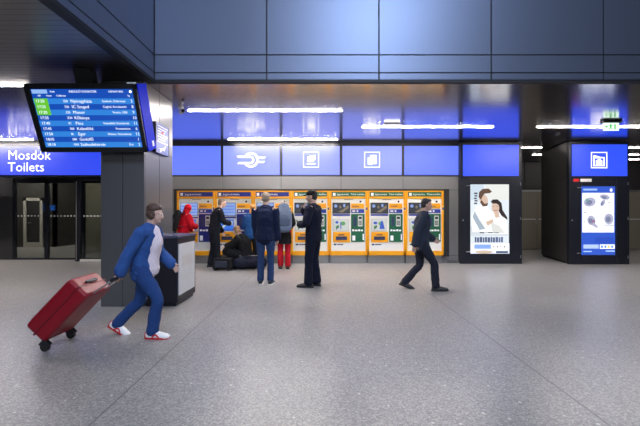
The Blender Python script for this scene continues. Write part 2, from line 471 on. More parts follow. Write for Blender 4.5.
def square_outline(b, cx, cz, s, th, d0=-.018, d1=-.013):
    b.box(cx - s, cx + s, d0, d1, cz + s - th, cz + s).box(cx - s, cx + s, d0, d1, cz - s, cz - s + th)
    b.box(cx - s, cx - s + th, d0, d1, cz - s + th, cz + s - th).box(cx + s - th, cx + s, d0, d1, cz - s + th, cz + s - th)
t, w, h = sign_panel('backlit blue panel with white framed pictogram of tilted ticket and counter line', -1.09 + g0, .59 - g0, Z0, Z1, M_blueA)
cx, cz = PX(311, WY) - t.location.x, PZ(159.8, WY) - Z0
b = MB(M_text); square_outline(b, cx, cz, .22, .022)
b.prism([(cx - .10, cz - .06), (cx + .06, cz - .06), (cx + .13, cz + .02), (cx + .13, cz + .13), (cx - .03, cz + .11), (cx - .10, cz + .09)], -.018, -.013)
b.box(cx - .12, cx + .13, -.018, -.013, cz - .13, cz - .095)
b.build('pictogram', t)
t, w, h = sign_panel('backlit blue panel with white framed pictogram of two upright tickets', .59 + g0, 2.325 - g0, Z0, Z1, M_blueA)
cx, cz = PX(372, WY) - t.location.x, PZ(159.8, WY) - Z0
b = MB(M_text); square_outline(b, cx, cz, .22, .022)
b.prism([(cx - .12, cz - .14), (cx + .01, cz - .14), (cx + .01, cz + .09), (cx - .12, cz + .06)], -.018, -.013)
b.prism([(cx + .035, cz - .12), (cx + .12, cz - .12), (cx + .12, cz + .13), (cx - .06, cz + .13), (cx - .06, cz + .10), (cx + .035, cz + .105)], -.018, -.013)
b.build('pictogram', t)
sign_panel('plain backlit blue panel above the right end of the ticket machines', 2.325 + g0, 3.95 - g0, Z0, Z1, M_blueB)

# ------------------------------------------------------------------ advertising cabinets
def px_box(b, Y, x0, x1, y0, y1, d0, d1, ox, oz=0):
    b.box(PX(x0, Y) - ox, PX(x1, Y) - ox, d0, d1, PZ(y1, Y) - oz, PZ(y0, Y) - oz)
PGLOW = 1.25
def pg(name, rgb, s=PGLOW): return glow('poster ' + name, rgb, s * 1.6)
def cabinet(label, Y, x0, x1, depth, slant, psc, plabel):
    X0, X1 = PX(x0, Y), PX(x1, Y)
    cx = (X0 + X1) / 2
    t = thing('advertising_cabinet', label, 'advertising display', (cx, Y, 0))
    w = (X1 - X0) / 2
    # body: tapered plan, clad in dark panels
    b = MB(M_darkp)
    for z0, z1 in ((.06, 2.36), (2.375, 3.36)):
        b.prism([(-w, .12), (w, .12), (w - slant * .3, depth), (-w + slant, depth)], z0, z1, 'z')
    b.use(M_black).prism([(-w + .03, .14), (w - .03, .14), (w - .03, depth - .02), (-w + slant + .03, depth - .02)], 0.0, 3.36, 'z')
    b.build('body', t)
    # door frame round the poster and the fascia for the sign
    a0, a1 = psc[0], psc[1]; q0, q1 = psc[2], psc[3]
    A0, A1 = PX(a0, Y) - cx, PX(a1, Y) - cx; B1, B0 = PZ(q0, Y), PZ(q1, Y)
    b = MB(M_frame)
    b.bevbox(-w, A0, 0, .125, 0.0, 2.36, .006, 1).bevbox(A1, w, 0, .125, 0.0, 2.36, .006, 1)
    b.bevbox(A0, A1, 0, .125, 0.0, B0, .006, 1).bevbox(A0, A1, 0, .125, B1, 2.36, .006, 1)
    b.build('door_frame', t)
    b = MB(M_frame).box(-w, w, .02, .125, 2.36, 3.35); b.build('sign_surround', t)
    for z in (B1 - .05, B0 + .06): MB(M_steel).cyl((A0 - .12, -.012, z), (A0 - .02, -.012, z), .012).build('hinge', t)
    for z in (.2, 1.25, 2.2): MB(M_steel).box(w - .05, w - .03, -.006, .0, z - .04, z + .04).build('latch', t)
    MB(M_steel).cyl((-w + .07, -.008, 1.2), (-w + .07, 0, 1.2), .02).build('lock', t)
    MB(M_steel).box(-w + .02, w - .02, .125, .16, 0, .05).build('kick_plate', t)
    return t, cx, w
# ---- first: the couple poster
Y1 = 9.92
t1, cx1, w1 = cabinet('dark cabinet with lit poster of an embracing couple, beside ticket machines', Y1, 460.5, 522, 1.0, 0.0, (470.5, 510, 183.8, 254), '')
E = lambda n, c, s=PGLOW: pg(n, c, s)
def art(b, Y, cx, base_d):
    """pixel-space drawing helpers for a poster at depth Y"""
    lay = [base_d]
    def step(): lay[0] -= .0006; return lay[0]
    def el(x, y, rx, ry, m, rot=0):
        d = step(); b.use(m).ellipse(PX(x, Y) - cx, PZ(y, Y), rx * Y / F, ry * Y / F, d, d + .0005, 22, rot)
    def rc(x0, x1, y0, y1, m):
        d = step(); b.use(m); px_box(b, Y, x0, x1, y0, y1, d, d + .0005, cx)
    def po(pts, m):
        d = step(); b.use(m).prism([(PX(x, Y) - cx, PZ(y, Y)) for x, y in pts], d, d + .0005)
    return el, rc, po
b = MB(E('ground', (222, 224, 230), 1.15)); px_box(b, Y1, 471, 509.5, 184.3, 253.6, .03, .04, cx1)
poster = b.build('poster', t1)
b = MB(); el, rc, po = art(b, Y1, cx1, .029)
skin = E('skin', (226, 190, 168), 1.0); hairb = E('brown hair', (112, 82, 66), .9); hairk = E('dark hair', (66, 52, 50), .8)
shirt = E('white shirt', (244, 242, 240), 1.25); shade = E('cool grey', (176, 184, 196), 1.0)
rc(471, 484, 184.3, 200, E('window pale', (205, 212, 222), 1.1)); rc(486, 509.5, 184.3, 200, E('wall pale', (232, 226, 220), 1.1))
rc(471, 509.5, 226, 236, E('linen', (214, 214, 218), 1.1))
po([(473, 232), (472, 216), (477, 206), (486, 204), (492, 212), (493, 232)], shirt)
po([(485, 234), (488, 217), (494, 212), (503, 214), (508, 222), (508.5, 234)], shirt)
po([(473, 217), (475, 211), (480, 220), (486, 229), (480, 230)], shade)
po([(491, 222), (500, 226), (505, 233), (493, 233)], E('blouse fold', (222, 216, 210), 1.1))
el(484, 200, 4.2, 6.0, skin, .25)                      # man's face, bowed towards her
po([(479, 197), (479.5, 192), (483, 188.8), (489, 188.5), (492.5, 191.5), (490, 193.2), (485, 193.6), (482.5, 197), (481.5, 200)], hairb)
po([(480.5, 202), (483, 206.5), (487.5, 206), (488.5, 203), (485, 203.8), (482, 200)], hairb)
po([(491, 202), (493, 199.5), (498, 199.3), (502, 203), (503, 210), (507.5, 217), (508, 220), (502, 216), (498, 209), (494, 203.5)], hairk)
el(495.8, 207.5, 3.8, 5.4, skin, .15)                  # woman's face
po([(492, 203.5), (494.5, 200.5), (499.5, 201), (500.5, 206), (497, 203.5)], hairk)
po([(494, 212), (499, 212), (500, 217), (496, 218)], skin)
rc(494, 498, 210, 210.6, E('lips', (186, 92, 92), .9)); rc(493.4, 494.6, 206, 206.5, hairk); rc(496.8, 498, 206, 206.5, hairk)
po([(486, 222), (493, 219), (494, 222), (488, 226)], skin)
for k in range(5): rc(474.3 + (k % 2) * .5, 477.8 - (k % 3) * .4, 192.6 + k * 2.5, 194.0 + k * 2.5, E('ink', (60, 62, 76), .8))
for k, (x0, x1) in enumerate(((480, 484.5), (485.2, 487), (487.6, 493), (493.8, 499))): rc(x0, x1, 232.2 + .3 * (k % 2), 233.2, E('ink', (60, 62, 76), .8))
navyink = E('grey blue ink', (84, 96, 132), .8)
x = 475
for k in range(11):
    wd = 1.6 + (k * 7 % 3) * .5; rc(x, x + wd, 237 + (k % 2) * .4, 242.4, navyink); x += wd + .55
x = 475
rc(471, 509.5, 243.2, 253.6, E('pale band', (200, 206, 222), 1.1))
rc(474.5, 491, 244.5, 248.8, E('blue label', (110, 140, 232), 1.1))
for k in range(4): rc(492.5 + k * 3.5, 495.3 + k * 3.5, 244.5, 248.8, shirt); rc(493.3 + k * 3.5, 494.5 + k * 3.5, 245.6, 247.8, E('ink', (60, 62, 76), .8))
rc(496, 508, 251, 253.2, E('dark footer', (70, 84, 110), .8))
el(484, 252, 9, 1.6, E('wood', (180, 160, 140), 1.0))
b.build('poster_picture', poster)
MB(M_glass).box(PX(470.5, Y1) - cx1, PX(510, Y1) - cx1, .008, .012, PZ(254, Y1), PZ(183.8, Y1)).build('poster_glass', t1)
sp, w, h = sign_panel('plain backlit blue panel on top of the couple poster cabinet', PX(463, Y1), PX(518.5, Y1), PZ(176, Y1), PZ(145, Y1), M_blueC, Y1)
for c in sp.children:
    if c.name.startswith('housing'): c.data.transform(Matrix.Diagonal((1, .1, 1, 1)))
# ---- second: the blue poster
Y2 = 9.80
t2, cx2, w2 = cabinet('freestanding dark cabinet with lit blue and white product poster', Y2, 569.6, 629.5, 1.9, 0.40, (581.5, 616.5, 185.8, 255.4), '')
b = MB(E('blue ground', (58, 96, 214), .95)); px_box(b, Y2, 582, 616, 186.3, 255, .03, .04, cx2)
poster = b.build('poster', t2)
b = MB(); el, rc, po = art(b, Y2, cx2, .029)
wht = E('white', (250, 248, 252), 1.3); lil = E('lilac grey', (190, 184, 210), 1.0); slate = E('slate', (140, 142, 172), .9)
rc(583, 615, 192.8, 232.5, wht)
rc(584, 598, 188.6, 190.4, E('pale blue', (170, 196, 250), 1.1)); el(612, 190, 1.4, 1.7, wht)
for (x, y, rx, ry, rot) in ((590.5, 202, 6, 4.6, .2), (605.5, 197, 5, 2.6, -.2), (603.5, 203, 2, 3.6, -.5), (592, 220.5, 4, 5, .3), (609.5, 219, 4.6, 5.4, 0)):
    el(x, y, rx, ry, lil, rot); el(x - .6, y + .4, rx * .55, ry * .55, slate, rot)
el(587.5, 200, 1.6, 1.4, E('teal', (128, 176, 168), 1)); el(594, 222, 1.8, 2.2, E('mauve', (160, 120, 150), 1)); po([(594, 222), (599, 227), (597, 228), (592, 225)], lil)
rc(584.5, 587, 211.8, 212.6, slate); rc(584.5, 586, 221.5, 222.2, slate); rc(608, 611, 202.5, 203.2, slate); rc(604.5, 614.5, 224.8, 225.6, lil)
for k in range(7): rc(596 + k * 2.6, 597.8 + k * 2.6, 237.5, 243, E('mid blue', (48, 82, 196), .95))
rc(583.8, 599, 244.6, 248.6, E('label pale', (190, 206, 250), 1.1)); rc(600.3, 615, 244.6, 248.8, wht)
for k in range(4): rc(601.2 + k * 3.4, 603.4 + k * 3.4, 245.4, 248, E('label blue', (90, 130, 230), 1)) if k != 2 else rc(608, 610.2, 245.4, 248, E('label gold', (222, 190, 110), 1))
rc(583.8, 592, 251, 252, E('pale blue', (170, 196, 250), 1.1)); rc(606, 615, 250.6, 251.6, E('pale blue', (170, 196, 250), 1.1))
b.build('poster_picture', poster)
MB(M_glass).box(PX(581.5, Y2) - cx2, PX(616.5, Y2) - cx2, .008, .012, PZ(255.4, Y2), PZ(185.8, Y2)).build('poster_glass', t2)
st = MB(M_red).box(PX(573.5, Y2) - cx2, PX(579, Y2) - cx2, -.004, -.0005, PZ(181.8, Y2), PZ(178.8, Y2))
st.use(M_white).box(PX(580.5, Y2) - cx2, PX(591.5, Y2) - cx2, -.004, -.0005, PZ(181.8, Y2), PZ(178.8, Y2)).build('sticker', t2)
sp, w, h = sign_panel('backlit blue panel with white framed luggage locker pictogram', PX(572, Y2), PX(627, Y2), PZ(176, Y2), PZ(144.5, Y2), M_blueC, Y2)
for c in sp.children:
    if c.name.startswith('housing'): c.data.transform(Matrix.Diagonal((1, .1, 1, 1)))
cx, cz = PX(598.7, Y2) - sp.location.x, PZ(160.2, Y2) - PZ(176, Y2)
b = MB(M_text); square_outline(b, cx, cz, .22, .024)
b.prism([(cx - .155, cz + .07), (cx - .155, cz + .13), (cx - .12, cz + .135), (cx + .02, cz + .09), (cx + .15, cz + .08), (cx + .15, cz + .05), (cx - .155, cz + .05)], -.018, -.013)
b.box(cx - .155, cx - .12, -.018, -.013, cz - .15, cz + .05).box(cx + .12, cx + .15, -.018, -.013, cz - .15, cz + .05).box(cx - .155, cx + .15, -.018, -.013, cz - .165, cz - .14)
b.box(cx - .085, cx + .085, -.018, -.013, cz - .13, cz - .005); b.box(cx - .04, cx + .04, -.018, -.013, cz + .01, cz + .03)
b.box(cx - .04, cx - .02, -.018, -.013, cz - .005, cz + .01).box(cx + .02, cx + .04, -.018, -.013, cz - .005, cz + .01)
b.build('pictogram', sp)

# ------------------------------------------------------------------ ticket machines
MY = 9.90; MP = 1.0494; MX0 = -3.941; S = F / MY
M_mwhite = mat('white enamel', (0.72, 0.72, 0.70), 0.35, bump=.02, bscale=50)
M_msteel = mat('plinth steel', (0.30, 0.29, 0.28), 0.4, 0.8, bump=.03, bscale=40)
M_slot = mat('slot navy', (0.02, 0.03, 0.09), 0.4, bump=.02)
M_key = mat('keypad grey', (0.55, 0.56, 0.56), 0.4, 0.3, bump=.05)
M_hdrtext = mat('white lettering', (0.85, 0.87, 0.9), 0.5, bump=.01)
M_yellow = mat('yellow reader', srgb(250, 205, 30), 0.4, bump=.02)
M_bluestripe = mat('blue stripe', srgb(36, 54, 150), 0.4, bump=.02)
M_scrblue = glow('screen sky', (150, 180, 248), .75)
M_scrblue2 = glow('screen azure', (50, 120, 232), .85)
M_scrdark = glow('screen night', (40, 46, 62), .6)
M_scrtan = glow('screen tan', (168, 150, 120), .5)
M_scrwhite = glow('screen white', (230, 236, 232), .7)
M_scrgreen = glow('screen green', (110, 190, 110), .65)
M_scrblue3 = glow('screen royal', (40, 90, 210), .8)
def machine(kind, label, variant=0):
    t = thing('ticket_machine', label, 'ticket machine', (0, MY, 0), group='row of orange ticket machines')
    colr = M_navy if kind == 'blue' else M_green
    def U(p): return p / S                       # pixels from the machine's left edge
    def Z(y): return CH + (213 - y) / S
    W = MP
    MB(M_msteel).box(.03, W - .03, .10, .17, 0, Z(255.4)).box(.35, .72, .092, .1, .05, .2).build('plinth', t)
    b = MB(M_orange)
    b.bevbox(.002, W - .002, .035, .17, Z(255.4), Z(190.8), .006, 1)
    b.bevbox(.002, U(1.9), 0, .05, Z(255.4), Z(190.8), .008, 2).bevbox(W - U(1.9), W - .002, 0, .05, Z(255.4), Z(190.8), .008, 2)
    b.bevbox(.002, W - .002, 0, .05, Z(255.4), Z(251), .008, 2).bevbox(.002, W - .002, 0, .05, Z(198.6), Z(196.6), .006, 1).bevbox(.002, W - .002, 0, .05, Z(191.9), Z(190.8), .004, 1)
    b.build('cabinet_frame', t)
    hd = MB(colr).bevbox(U(2.6), W - U(2.3), .01, .045, Z(196.6), Z(192), .004, 1).build('header', t)
    MB(M_hdrtext).box(U(3.6), U(6.2), .006, .0095, Z(195.8), Z(192.9)).build('header_symbol', hd)
    if kind == 'blue': text('header_lettering', 'Jegyautomata', .085, M_hdrtext, hd, (U(8), .008, Z(194.3)))
    else: text('header_lettering', 'Jegyautomata · Ticket machine', .075, M_hdrtext, hd, (U(7.5), .008, Z(194.3)), sx=.82)
    MB(M_mwhite).box(U(1.9), W - U(1.9), .03, .04, Z(251), Z(198.6)).build('front_panel', t)
    MB(M_plastic).cyl((U(31.2), .015, Z(201.6)), (U(31.2), .03, Z(201.6)), U(1.0)).build('camera_lens', t)
    # upper display
    bz = MB(M_plastic).box(U(3.2), U(21), .018, .03, Z(216) if kind == 'blue' else Z(213.6), Z(202.6)).build('display_bezel', t)
    if kind == 'blue':
        s = MB(M_scrblue).box(U(3.6), U(20.6), .014, .018, Z(215.6), Z(203))
        s.use(M_scrblue2)
        for k in range(3): s.box(U(4.6), U(19.6), .0135, .014, Z(206.6 + k * 3), Z(205.9 + k * 3))
        s.use(M_scrwhite).box(U(4.6), U(12), .0132, .014, Z(204.6), Z(203.6))
    else:
        s = MB(M_scrdark).box(U(3.6), U(20.6), .014, .018, Z(213.2), Z(203))
        s.use(M_scrtan).prism([(U(9), Z(212)), (U(14), Z(209)), (U(19), Z(205)), (U(19.5), Z(208)), (U(13), Z(212.6))], .0132, .014)
        s.use(M_scrblue).ellipse(U(6.4), Z(206), U(1.6), U(1.6), .0132, .014).box(U(14), U(16), .0132, .014, Z(207), Z(204))
        s.use(M_scrtan).ellipse(U(11), Z(207), U(1.1), U(1.5), .0131, .014)
    s.build('screen', bz)
    MB(M_bluestripe).box(U(3.4), U(20.8), .024, .03, Z(218.2 if kind == 'blue' else 215.8), Z(216.8 if kind == 'blue' else 214.2)).build('caption_strip', t)
    # touch screen
    bz = MB(M_key).bevbox(U(3.6), U(19.8), .016, .03, Z(231.4), Z(218.6), .004, 1).build('touchscreen_bezel', t)
    if kind == 'blue':
        s = MB(M_scrblue2).box(U(4.6), U(18.8), .012, .016, Z(230.8), Z(219.4))
        s.use(M_scrwhite).prism([(U(6), Z(228)), (U(12), Z(221.5)), (U(13.5), Z(222)), (U(8), Z(229))], .0112, .012).box(U(14), U(17.6), .0112, .012, Z(224), Z(221))
        s.use(M_scrblue3).box(U(5), U(18.4), .0112, .012, Z(230.6), Z(229.2))
    else:
        s = MB(M_scrwhite).box(U(4.6), U(18.8), .012, .016, Z(230.8), Z(219.4))
        s.use(M_scrgreen).ellipse(U(13.5), Z(223.5), U(2.6), U(2), .0112, .012).ellipse(U(8), Z(227), U(1.8), U(1.6), .0112, .012)
        s.use(M_scrblue3)
        if variant == 0: s.ellipse(U(7.6), Z(222.4), U(1.6), U(1.3), .0112, .012).box(U(11), U(12), .0111, .012, Z(229), Z(222))
        else: s.prism([(U(12), Z(229)), (U(13.6), Z(221)), (U(15.4), Z(221)), (U(17.4), Z(229))], .0111, .012).ellipse(U(8), Z(223), U(2), U(1.4), .0111, .012)
        s.use(M_scrdark).prism([(U(6.4), Z(229.4)), (U(9), Z(225)), (U(9.8), Z(225.6)), (U(7.4), Z(229.6))], .0111, .012)
    s.build('screen', bz)
    # ticket tray
    tr = MB(M_orange).bevbox(U(3.8), U(20.7), .008, .03, Z(242.3), Z(232), .005, 1).build('ticket_tray', t)
    MB(M_slot).box(U(6.6), U(17.6), .004, .008, Z(240), Z(236.4)).box(U(9), U(15), .004, .008, Z(235.4), Z(234.4)).build('tray_slot', tr)
    cp = MB(M_orange).bevbox(U(21.8), U(35), .012, .03, Z(208.4), Z(203.4), .004, 1).build('card_plate', t)
    MB(M_slot).box(U(23), U(30), .008, .012, Z(206.6), Z(205.8)).build('card_slot', cp)
    MB(M_bluestripe).box(U(21.8), U(35), .02, .03, Z(213), Z(209.3)).use(M_mwhite).box(U(23), U(26), .0185, .02, Z(212), Z(210.3)).box(U(27.4), U(29), .0185, .02, Z(212), Z(210.3)).build('payment_strip', t)
    pp = MB(colr).bevbox(U(21.8), U(35.3), .012, .03, Z(242), Z(214), .004, 1).build('payment_panel', t)
    kb = MB(M_key).bevbox(U(28.6), U(33.2), .0, .012, Z(226.4), Z(215.6), .003, 1)
    kb.use(M_plastic).box(U(29.4), U(32.4), -.002, 0, Z(219), Z(216.8))
    for i in range(3):
        for j in range(3): kb.box(U(29.3 + i * 1.1), U(30.1 + i * 1.1), -.003, 0, Z(222 + j * 1.4), Z(221 + j * 1.4))
    kb.build('keypad', pp)
    MB(M_slot).box(U(24), U(27), .006, .012, Z(226), Z(217)).build('note_slot', pp)
    w_ = MB(M_hdrtext)
    for k, (x0, x1) in enumerate(((23, 25), (25.6, 28.2), (28.8, 31), (31.6, 33.6))): w_.box(U(x0), U(x1), .009, .012, Z(231.2), Z(229.4 + .3 * (k % 2)))
    w_.box(U(23), U(26), .009, .012, Z(240.6), Z(235.6)); w_.build('payment_lettering', pp)
    MB(M_hdrtext).box(U(33.4), U(34.6), .009, .012, Z(240), Z(234)).build('coin_slot', pp)
    MB(M_slot).box(U(4.4), U(7), .028, .03, Z(245.4), Z(243.9)).build('maker_mark', t)
    MB(M_slot).box(U(7.6), U(14), .028, .03, Z(245.2), Z(244.2)).build('small_print', t)
    MB(M_slot).box(U(15), U(24), .028, .03, Z(199.9), Z(199.4)).build('top_notice', t)
    cr = MB(M_yellow).bevbox(W - U(1.8), W - U(.2), -.012, .0, Z(211), Z(206), .004, 1).build('contactless_reader', t)
    MB(M_bluestripe).box(W - U(1.7), W - U(.3), -.014, -.012, Z(210), Z(207.4)).build('reader_pad', cr)
    return t
labels = [('blue', 'orange and blue ticket machine at the left end of the row, beyond the red jacket'),
          ('blue', 'orange and blue ticket machine used by the leaning man in the dark suit'),
          ('blue', 'orange and blue ticket machine next to the first green one, behind the navy jacket man'),
          ('green', 'orange and green ticket machine next to the blue ones, behind the capped man'),
          ('green', 'unobstructed orange and green ticket machine just right of the capped man, green map screen'),
          ('green', 'unobstructed orange and green ticket machine with blue map screen, second from right end'),
          ('green', 'orange and green ticket machine at the right end of the row, behind the walker')]
mA = machine('blue', labels[0][1]); mB = machine('green', labels[3][1]); mC = machine('green', labels[5][1], 1)
for i, (k, lab) in enumerate(labels):
    o = mA if i == 0 else mB if i == 3 else mC if i == 5 else copy_tree(mA if k == 'blue' else mB)
    o.location = (MX0 + MP * i, MY, 0); o['label'] = lab

# ------------------------------------------------------------------ pillar, side kiosk, departure board
PX0, PX1, PY0, PY1 = -3.28, -2.63, 5.385, 6.42
b = MB(M_black).box(PX0 + .012, PX1 - .012, PY0 + .012, PY1 - .012, 0, ZC)
b.use(M_pillar)
mid = PX(122.5, PY0)
for z0, z1 in ((.0, 3.375),):
    b.bevbox(PX0, mid - .004, PY0, PY0 + .03, z0, z1, .004, 1).bevbox(mid + .004, PX1 - .001, PY0, PY0 + .03, z0, z1, .004, 1)
    ym = 5.9
    b.bevbox(PX1 - .03, PX1, PY0 + .032, ym - .004, z0, z1, .004, 1).bevbox(PX1 - .03, PX1, ym + .004, PY1, z0, z1, .004, 1)
    b.box(PX0, PX0 + .03, PY0 + .032, PY1, z0, z1).box(PX0 + .032, PX1 - .032, PY1 - .03, PY1, z0, z1)
struct(b.build('pillar'))

t = thing('info_kiosk', 'waist high dark kiosk with white side panel against the grey pillar', 'kiosk', (-2.63, 5.385, 0))
b = MB(M_frame).bevbox(0.003, .5, 0, .765, .05, 1.02, .008, 2); b.box(.02, .47, .02, .74, 0, .05); b.build('body', t)
M_kiosktop = mat('kiosk top', (0.10, 0.10, 0.16), 0.25, 0.3, bump=.02)
MB(M_kiosktop).bevbox(0.003, .515, -.01, .78, 1.02, 1.06, .008, 2).build('top', t)
M_frost = mat('frosted panel', (0.55, 0.57, 0.60), 0.3, bump=.02, bscale=20, var=.06)
pn = MB(M_frost).box(.5, .512, .03, .70, .16, .93).build('side_panel', t)
MB(M_key).box(.512, .515, .15, .55, .58, .74).box(.512, .515, .12, .6, .42, .425).box(.512, .515, .12, .55, .39, .395).build('faded_print', pn)

# departure board
TILT = R(21)
t = thing('departure_board', 'large tilted blue departure board with white train rows, hung before the pillar', 'display board', (-3.265, 5.235, 2.29), rx=TILT)
W2, H2 = .765, .935
b = MB(M_plastic).bevbox(-W2, W2, 0.0, .27, 0, H2, .012, 2); b.build('housing', t)
b = MB(M_plastic)
b.box(-W2, -W2 + .075, -.03, 0, 0, H2).box(W2 - .055, W2, -.03, 0, 0, H2).box(-W2, W2, -.03, 0, 0, .07).box(-W2, W2, -.03, 0, H2 - .07, H2); b.build('bezel', t)
sx0, sx1, sz0, sz1 = -W2 + .075, W2 - .055, .07, H2 - .07
scr = MB(glow('board blue', (14, 82, 196), .85)).box(sx0, sx1, -.012, -.001, sz0, sz1).build('screen', t)
M_rowl = glow('board light row', (46, 134, 226), .95); M_bgreen = glow('board green', (104, 200, 50), 1.0); M_bhead = glow('board head', (150, 190, 245), 1.0)
nrow = 9; hh = sz1 - sz0; top = sz1 - hh * .155; rh = (top - sz0) / nrow
b = MB(M_rowl)
for k in range(nrow):
    if k % 2 == 0: b.box(sx0, sx1, -.0135, -.0125, top - (k + 1) * rh, top - k * rh)
b.use(M_bgreen).box(sx0 + .01, sx0 + .20, -.015, -.0137, top - 3 * rh, top)
b.use(M_bhead).box(sx0 + .01, sx0 + .22, -.015, -.0137, sz1 - hh * .075, sz1 - .008); b.use(M_text).ellipse(sx1 - .04, sz1 - .035, .018, .018, -.015, -.0137)
b.build('row_bands', scr)
times = ['17:20', '17:25', '17:30', '17:35', '17:40', '17:45', '17:50', '18:05', '18:10']
kinds = ['S50', 'S36', 'S25', 'Z30', 'IC', 'S60', 'IR', 'S80', 'G43']
dest = ['Nyíregyháza', 'IC Szeged', 'Monor', 'Kőbánya', 'Pécs', 'Kelenföld', 'Eger', 'Gödöllő', 'Székesfehérvár']
via = ['Szolnok, Debrecen', 'Cegléd, Kecskemét', 'Vecsés, Üllő', '', 'Kelenföld, Dombóvár', 'Ferencváros', 'Hatvan, Füzesabony', '', 'Érd']
trk = ['3', '8', '9', '10', '11', '6', '12', '1', '2']
M_btext = glow('board lettering', (235, 244, 255), 1.2)
tx = -.016
text('heading', 'INDULÓ VONATOK', .042, M_btext, scr, (-.17, tx, sz1 - .035))
text('heading', 'DEPARTURES', .034, M_btext, scr, (.37, tx, sz1 - .035)); text('heading', 'Késik', .03, M_btext, scr, (-.43, tx, sz1 - .035))
text('heading', 'Idő         Vonat        Célállomás', .03, M_btext, scr, (sx0 + .08, tx, sz1 - .088)); text('heading', 'Vg.', .03, M_btext, scr, (sx1 - .09, tx, sz1 - .088))
for k in range(nrow):
    z = top - (k + .5) * rh
    text('departure_time', times[k], .055, M_btext, scr, (sx0 + .03, tx, z))
    text('train_number', kinds[k], .045, M_btext, scr, (-.28, tx, z))
    text('destination', dest[k], .060, M_btext, scr, (-.18, tx, z))
    if via[k]: text('calling_points', via[k], .042, M_btext, scr, (sx1 - .13, tx, z), align='RIGHT')
    text('track_number', trk[k], .058, M_btext, scr, (sx1 - .045, tx, z), align='CENTER')
sd = MB(mat('royal blue side', srgb(6, 42, 215), .6, bump=.02, spec=.06)).box(W2, W2 + .012, .005, .265, .005, H2 - .005).build('side_cover', t)
MB(M_white).box(W2 + .012, W2 + .014, .15, .21, .05, .13).build('side_pictogram', sd)
t['label'] = t['label']
b = MB(M_plastic).box(-.12, .12, .1, .22, H2 - .01, H2 + .2); b.build('ceiling_bracket', t)
MB(M_white).box(W2 - .13, W2 - .02, .0, .04, H2, H2 + .015).build('status_lamp', t)

# small sign on the pillar's side
t = thing('wayfinding_sign', 'small blue and white sign on the pillar side, right of the departure board', 'sign', (-2.63, 5.67, 2.36))
MB(M_plastic).box(0, .055, -.02, .0, 0, .48).build('side_frame', t); MB(M_plastic).box(0, .055, .46, .475, 0, .48).build('side_frame', t)
MB(mat('sign face blue', srgb(88, 104, 176), .3, bump=.02)).box(0, .05, 0, .46, 0, .48).build('face', t)
b = MB(M_hdrtext)
for k in range(7): b.box(.05, .053, .05 + .02 * (k % 2), .42 - .05 * (k % 3), .43 - k * .042, .445 - k * .042)
b.prism([(.06, .07), (.24, .10), (.36, .16), (.30, .06), (.22, .065), (.16, .02), (.12, .025), (.15, .07)], .05, .053, 'x')
b.use(M_red).prism([(.16, .35), (.26, .37), (.24, .31)], .053, .0545, 'x')
b.build('lettering', t)

# ------------------------------------------------------------------ ceiling lights
def strip(label, x0, x1, y, zt=ZC, m=None):
    t = thing('strip_light', label, 'ceiling light', ((x0 + x1) / 2, y, zt), group='linear ceiling lights')
    w = (x1 - x0) / 2
    MB(M_white).box(-w, w, -.04, .04, -.004, 0.0).build('housing', t)
    MB(m or M_strip).bevbox(-w + .01, w - .01, -.032, .032, -.010, -.004, .003, 1).build('diffuser', t)
    return t
strip('long white strip light nearest the hall edge, right of the pillar', -2.55, .43, 6.95)
strip('white strip light close above the railway emblem panels', -2.47, .47, 9.66)
strip('white strip light over the right half of the ticket machines', .96, 3.97, 8.26)
strip('white strip light at right running past the exit sign', 4.98, 7.98, 8.26)
strip('white strip light left of the departure board', -7.5, -4.52, 5.57)
strip('white strip light close above the Mosdók sign', -10.75, -7.75, 9.72)
strip('short white strip light in the gap between both advertising cabinets', 5.75, 6.72, 10.9, m=M_stripf)
strip('white strip light beyond the product poster cabinet, nearest of the right edge ones', 9.3, 12.3, 10.9, m=M_stripf)
strip('white strip light behind the product poster cabinet, middle of the far ones', 7.2, 10.8, 12.2, m=M_stripf)
strip('white strip light farthest back at the right edge', 9.0, 11.8, 13.3, m=M_stripf)
# lobby lamps
for x, y, lab in ((-11.9, 13.6, 'small lit ceiling lamp before the pale framed lobby door'), (-13.1, 12.6, 'small lit ceiling lamp at far left inside the lobby'), (-9.4, 15.2, 'small lit ceiling lamp deep inside the lobby'), (-6.4, 13.0, 'small lit ceiling lamp at the right of the lobby')):
    t = thing('ceiling_lamp', lab, 'ceiling light', (x, y, ZC), group='lobby ceiling lamps')
    MB(M_white).cyl((0, 0, 0), (0, 0, -.05), .15, .15, 24).build('housing', t)
    MB(glow('lamp diffuser', (255, 244, 225), 300)).cyl((0, 0, -.05), (0, 0, -.07), .13, .11, 24).build('diffuser', t)
t = thing('emergency_light', 'small white emergency lamp on the ceiling above the ticket pictograms', 'ceiling light', (PX(392, 8.0), 8.0, ZC))
MB(M_white).box(-.18, .18, -.05, .05, -.03, 0).build('housing', t)
MB(glow('emergency diffuser', (240, 240, 255), 3)).bevbox(-.17, .17, -.045, .045, -.085, -.03, .01, 1).build('diffuser', t)
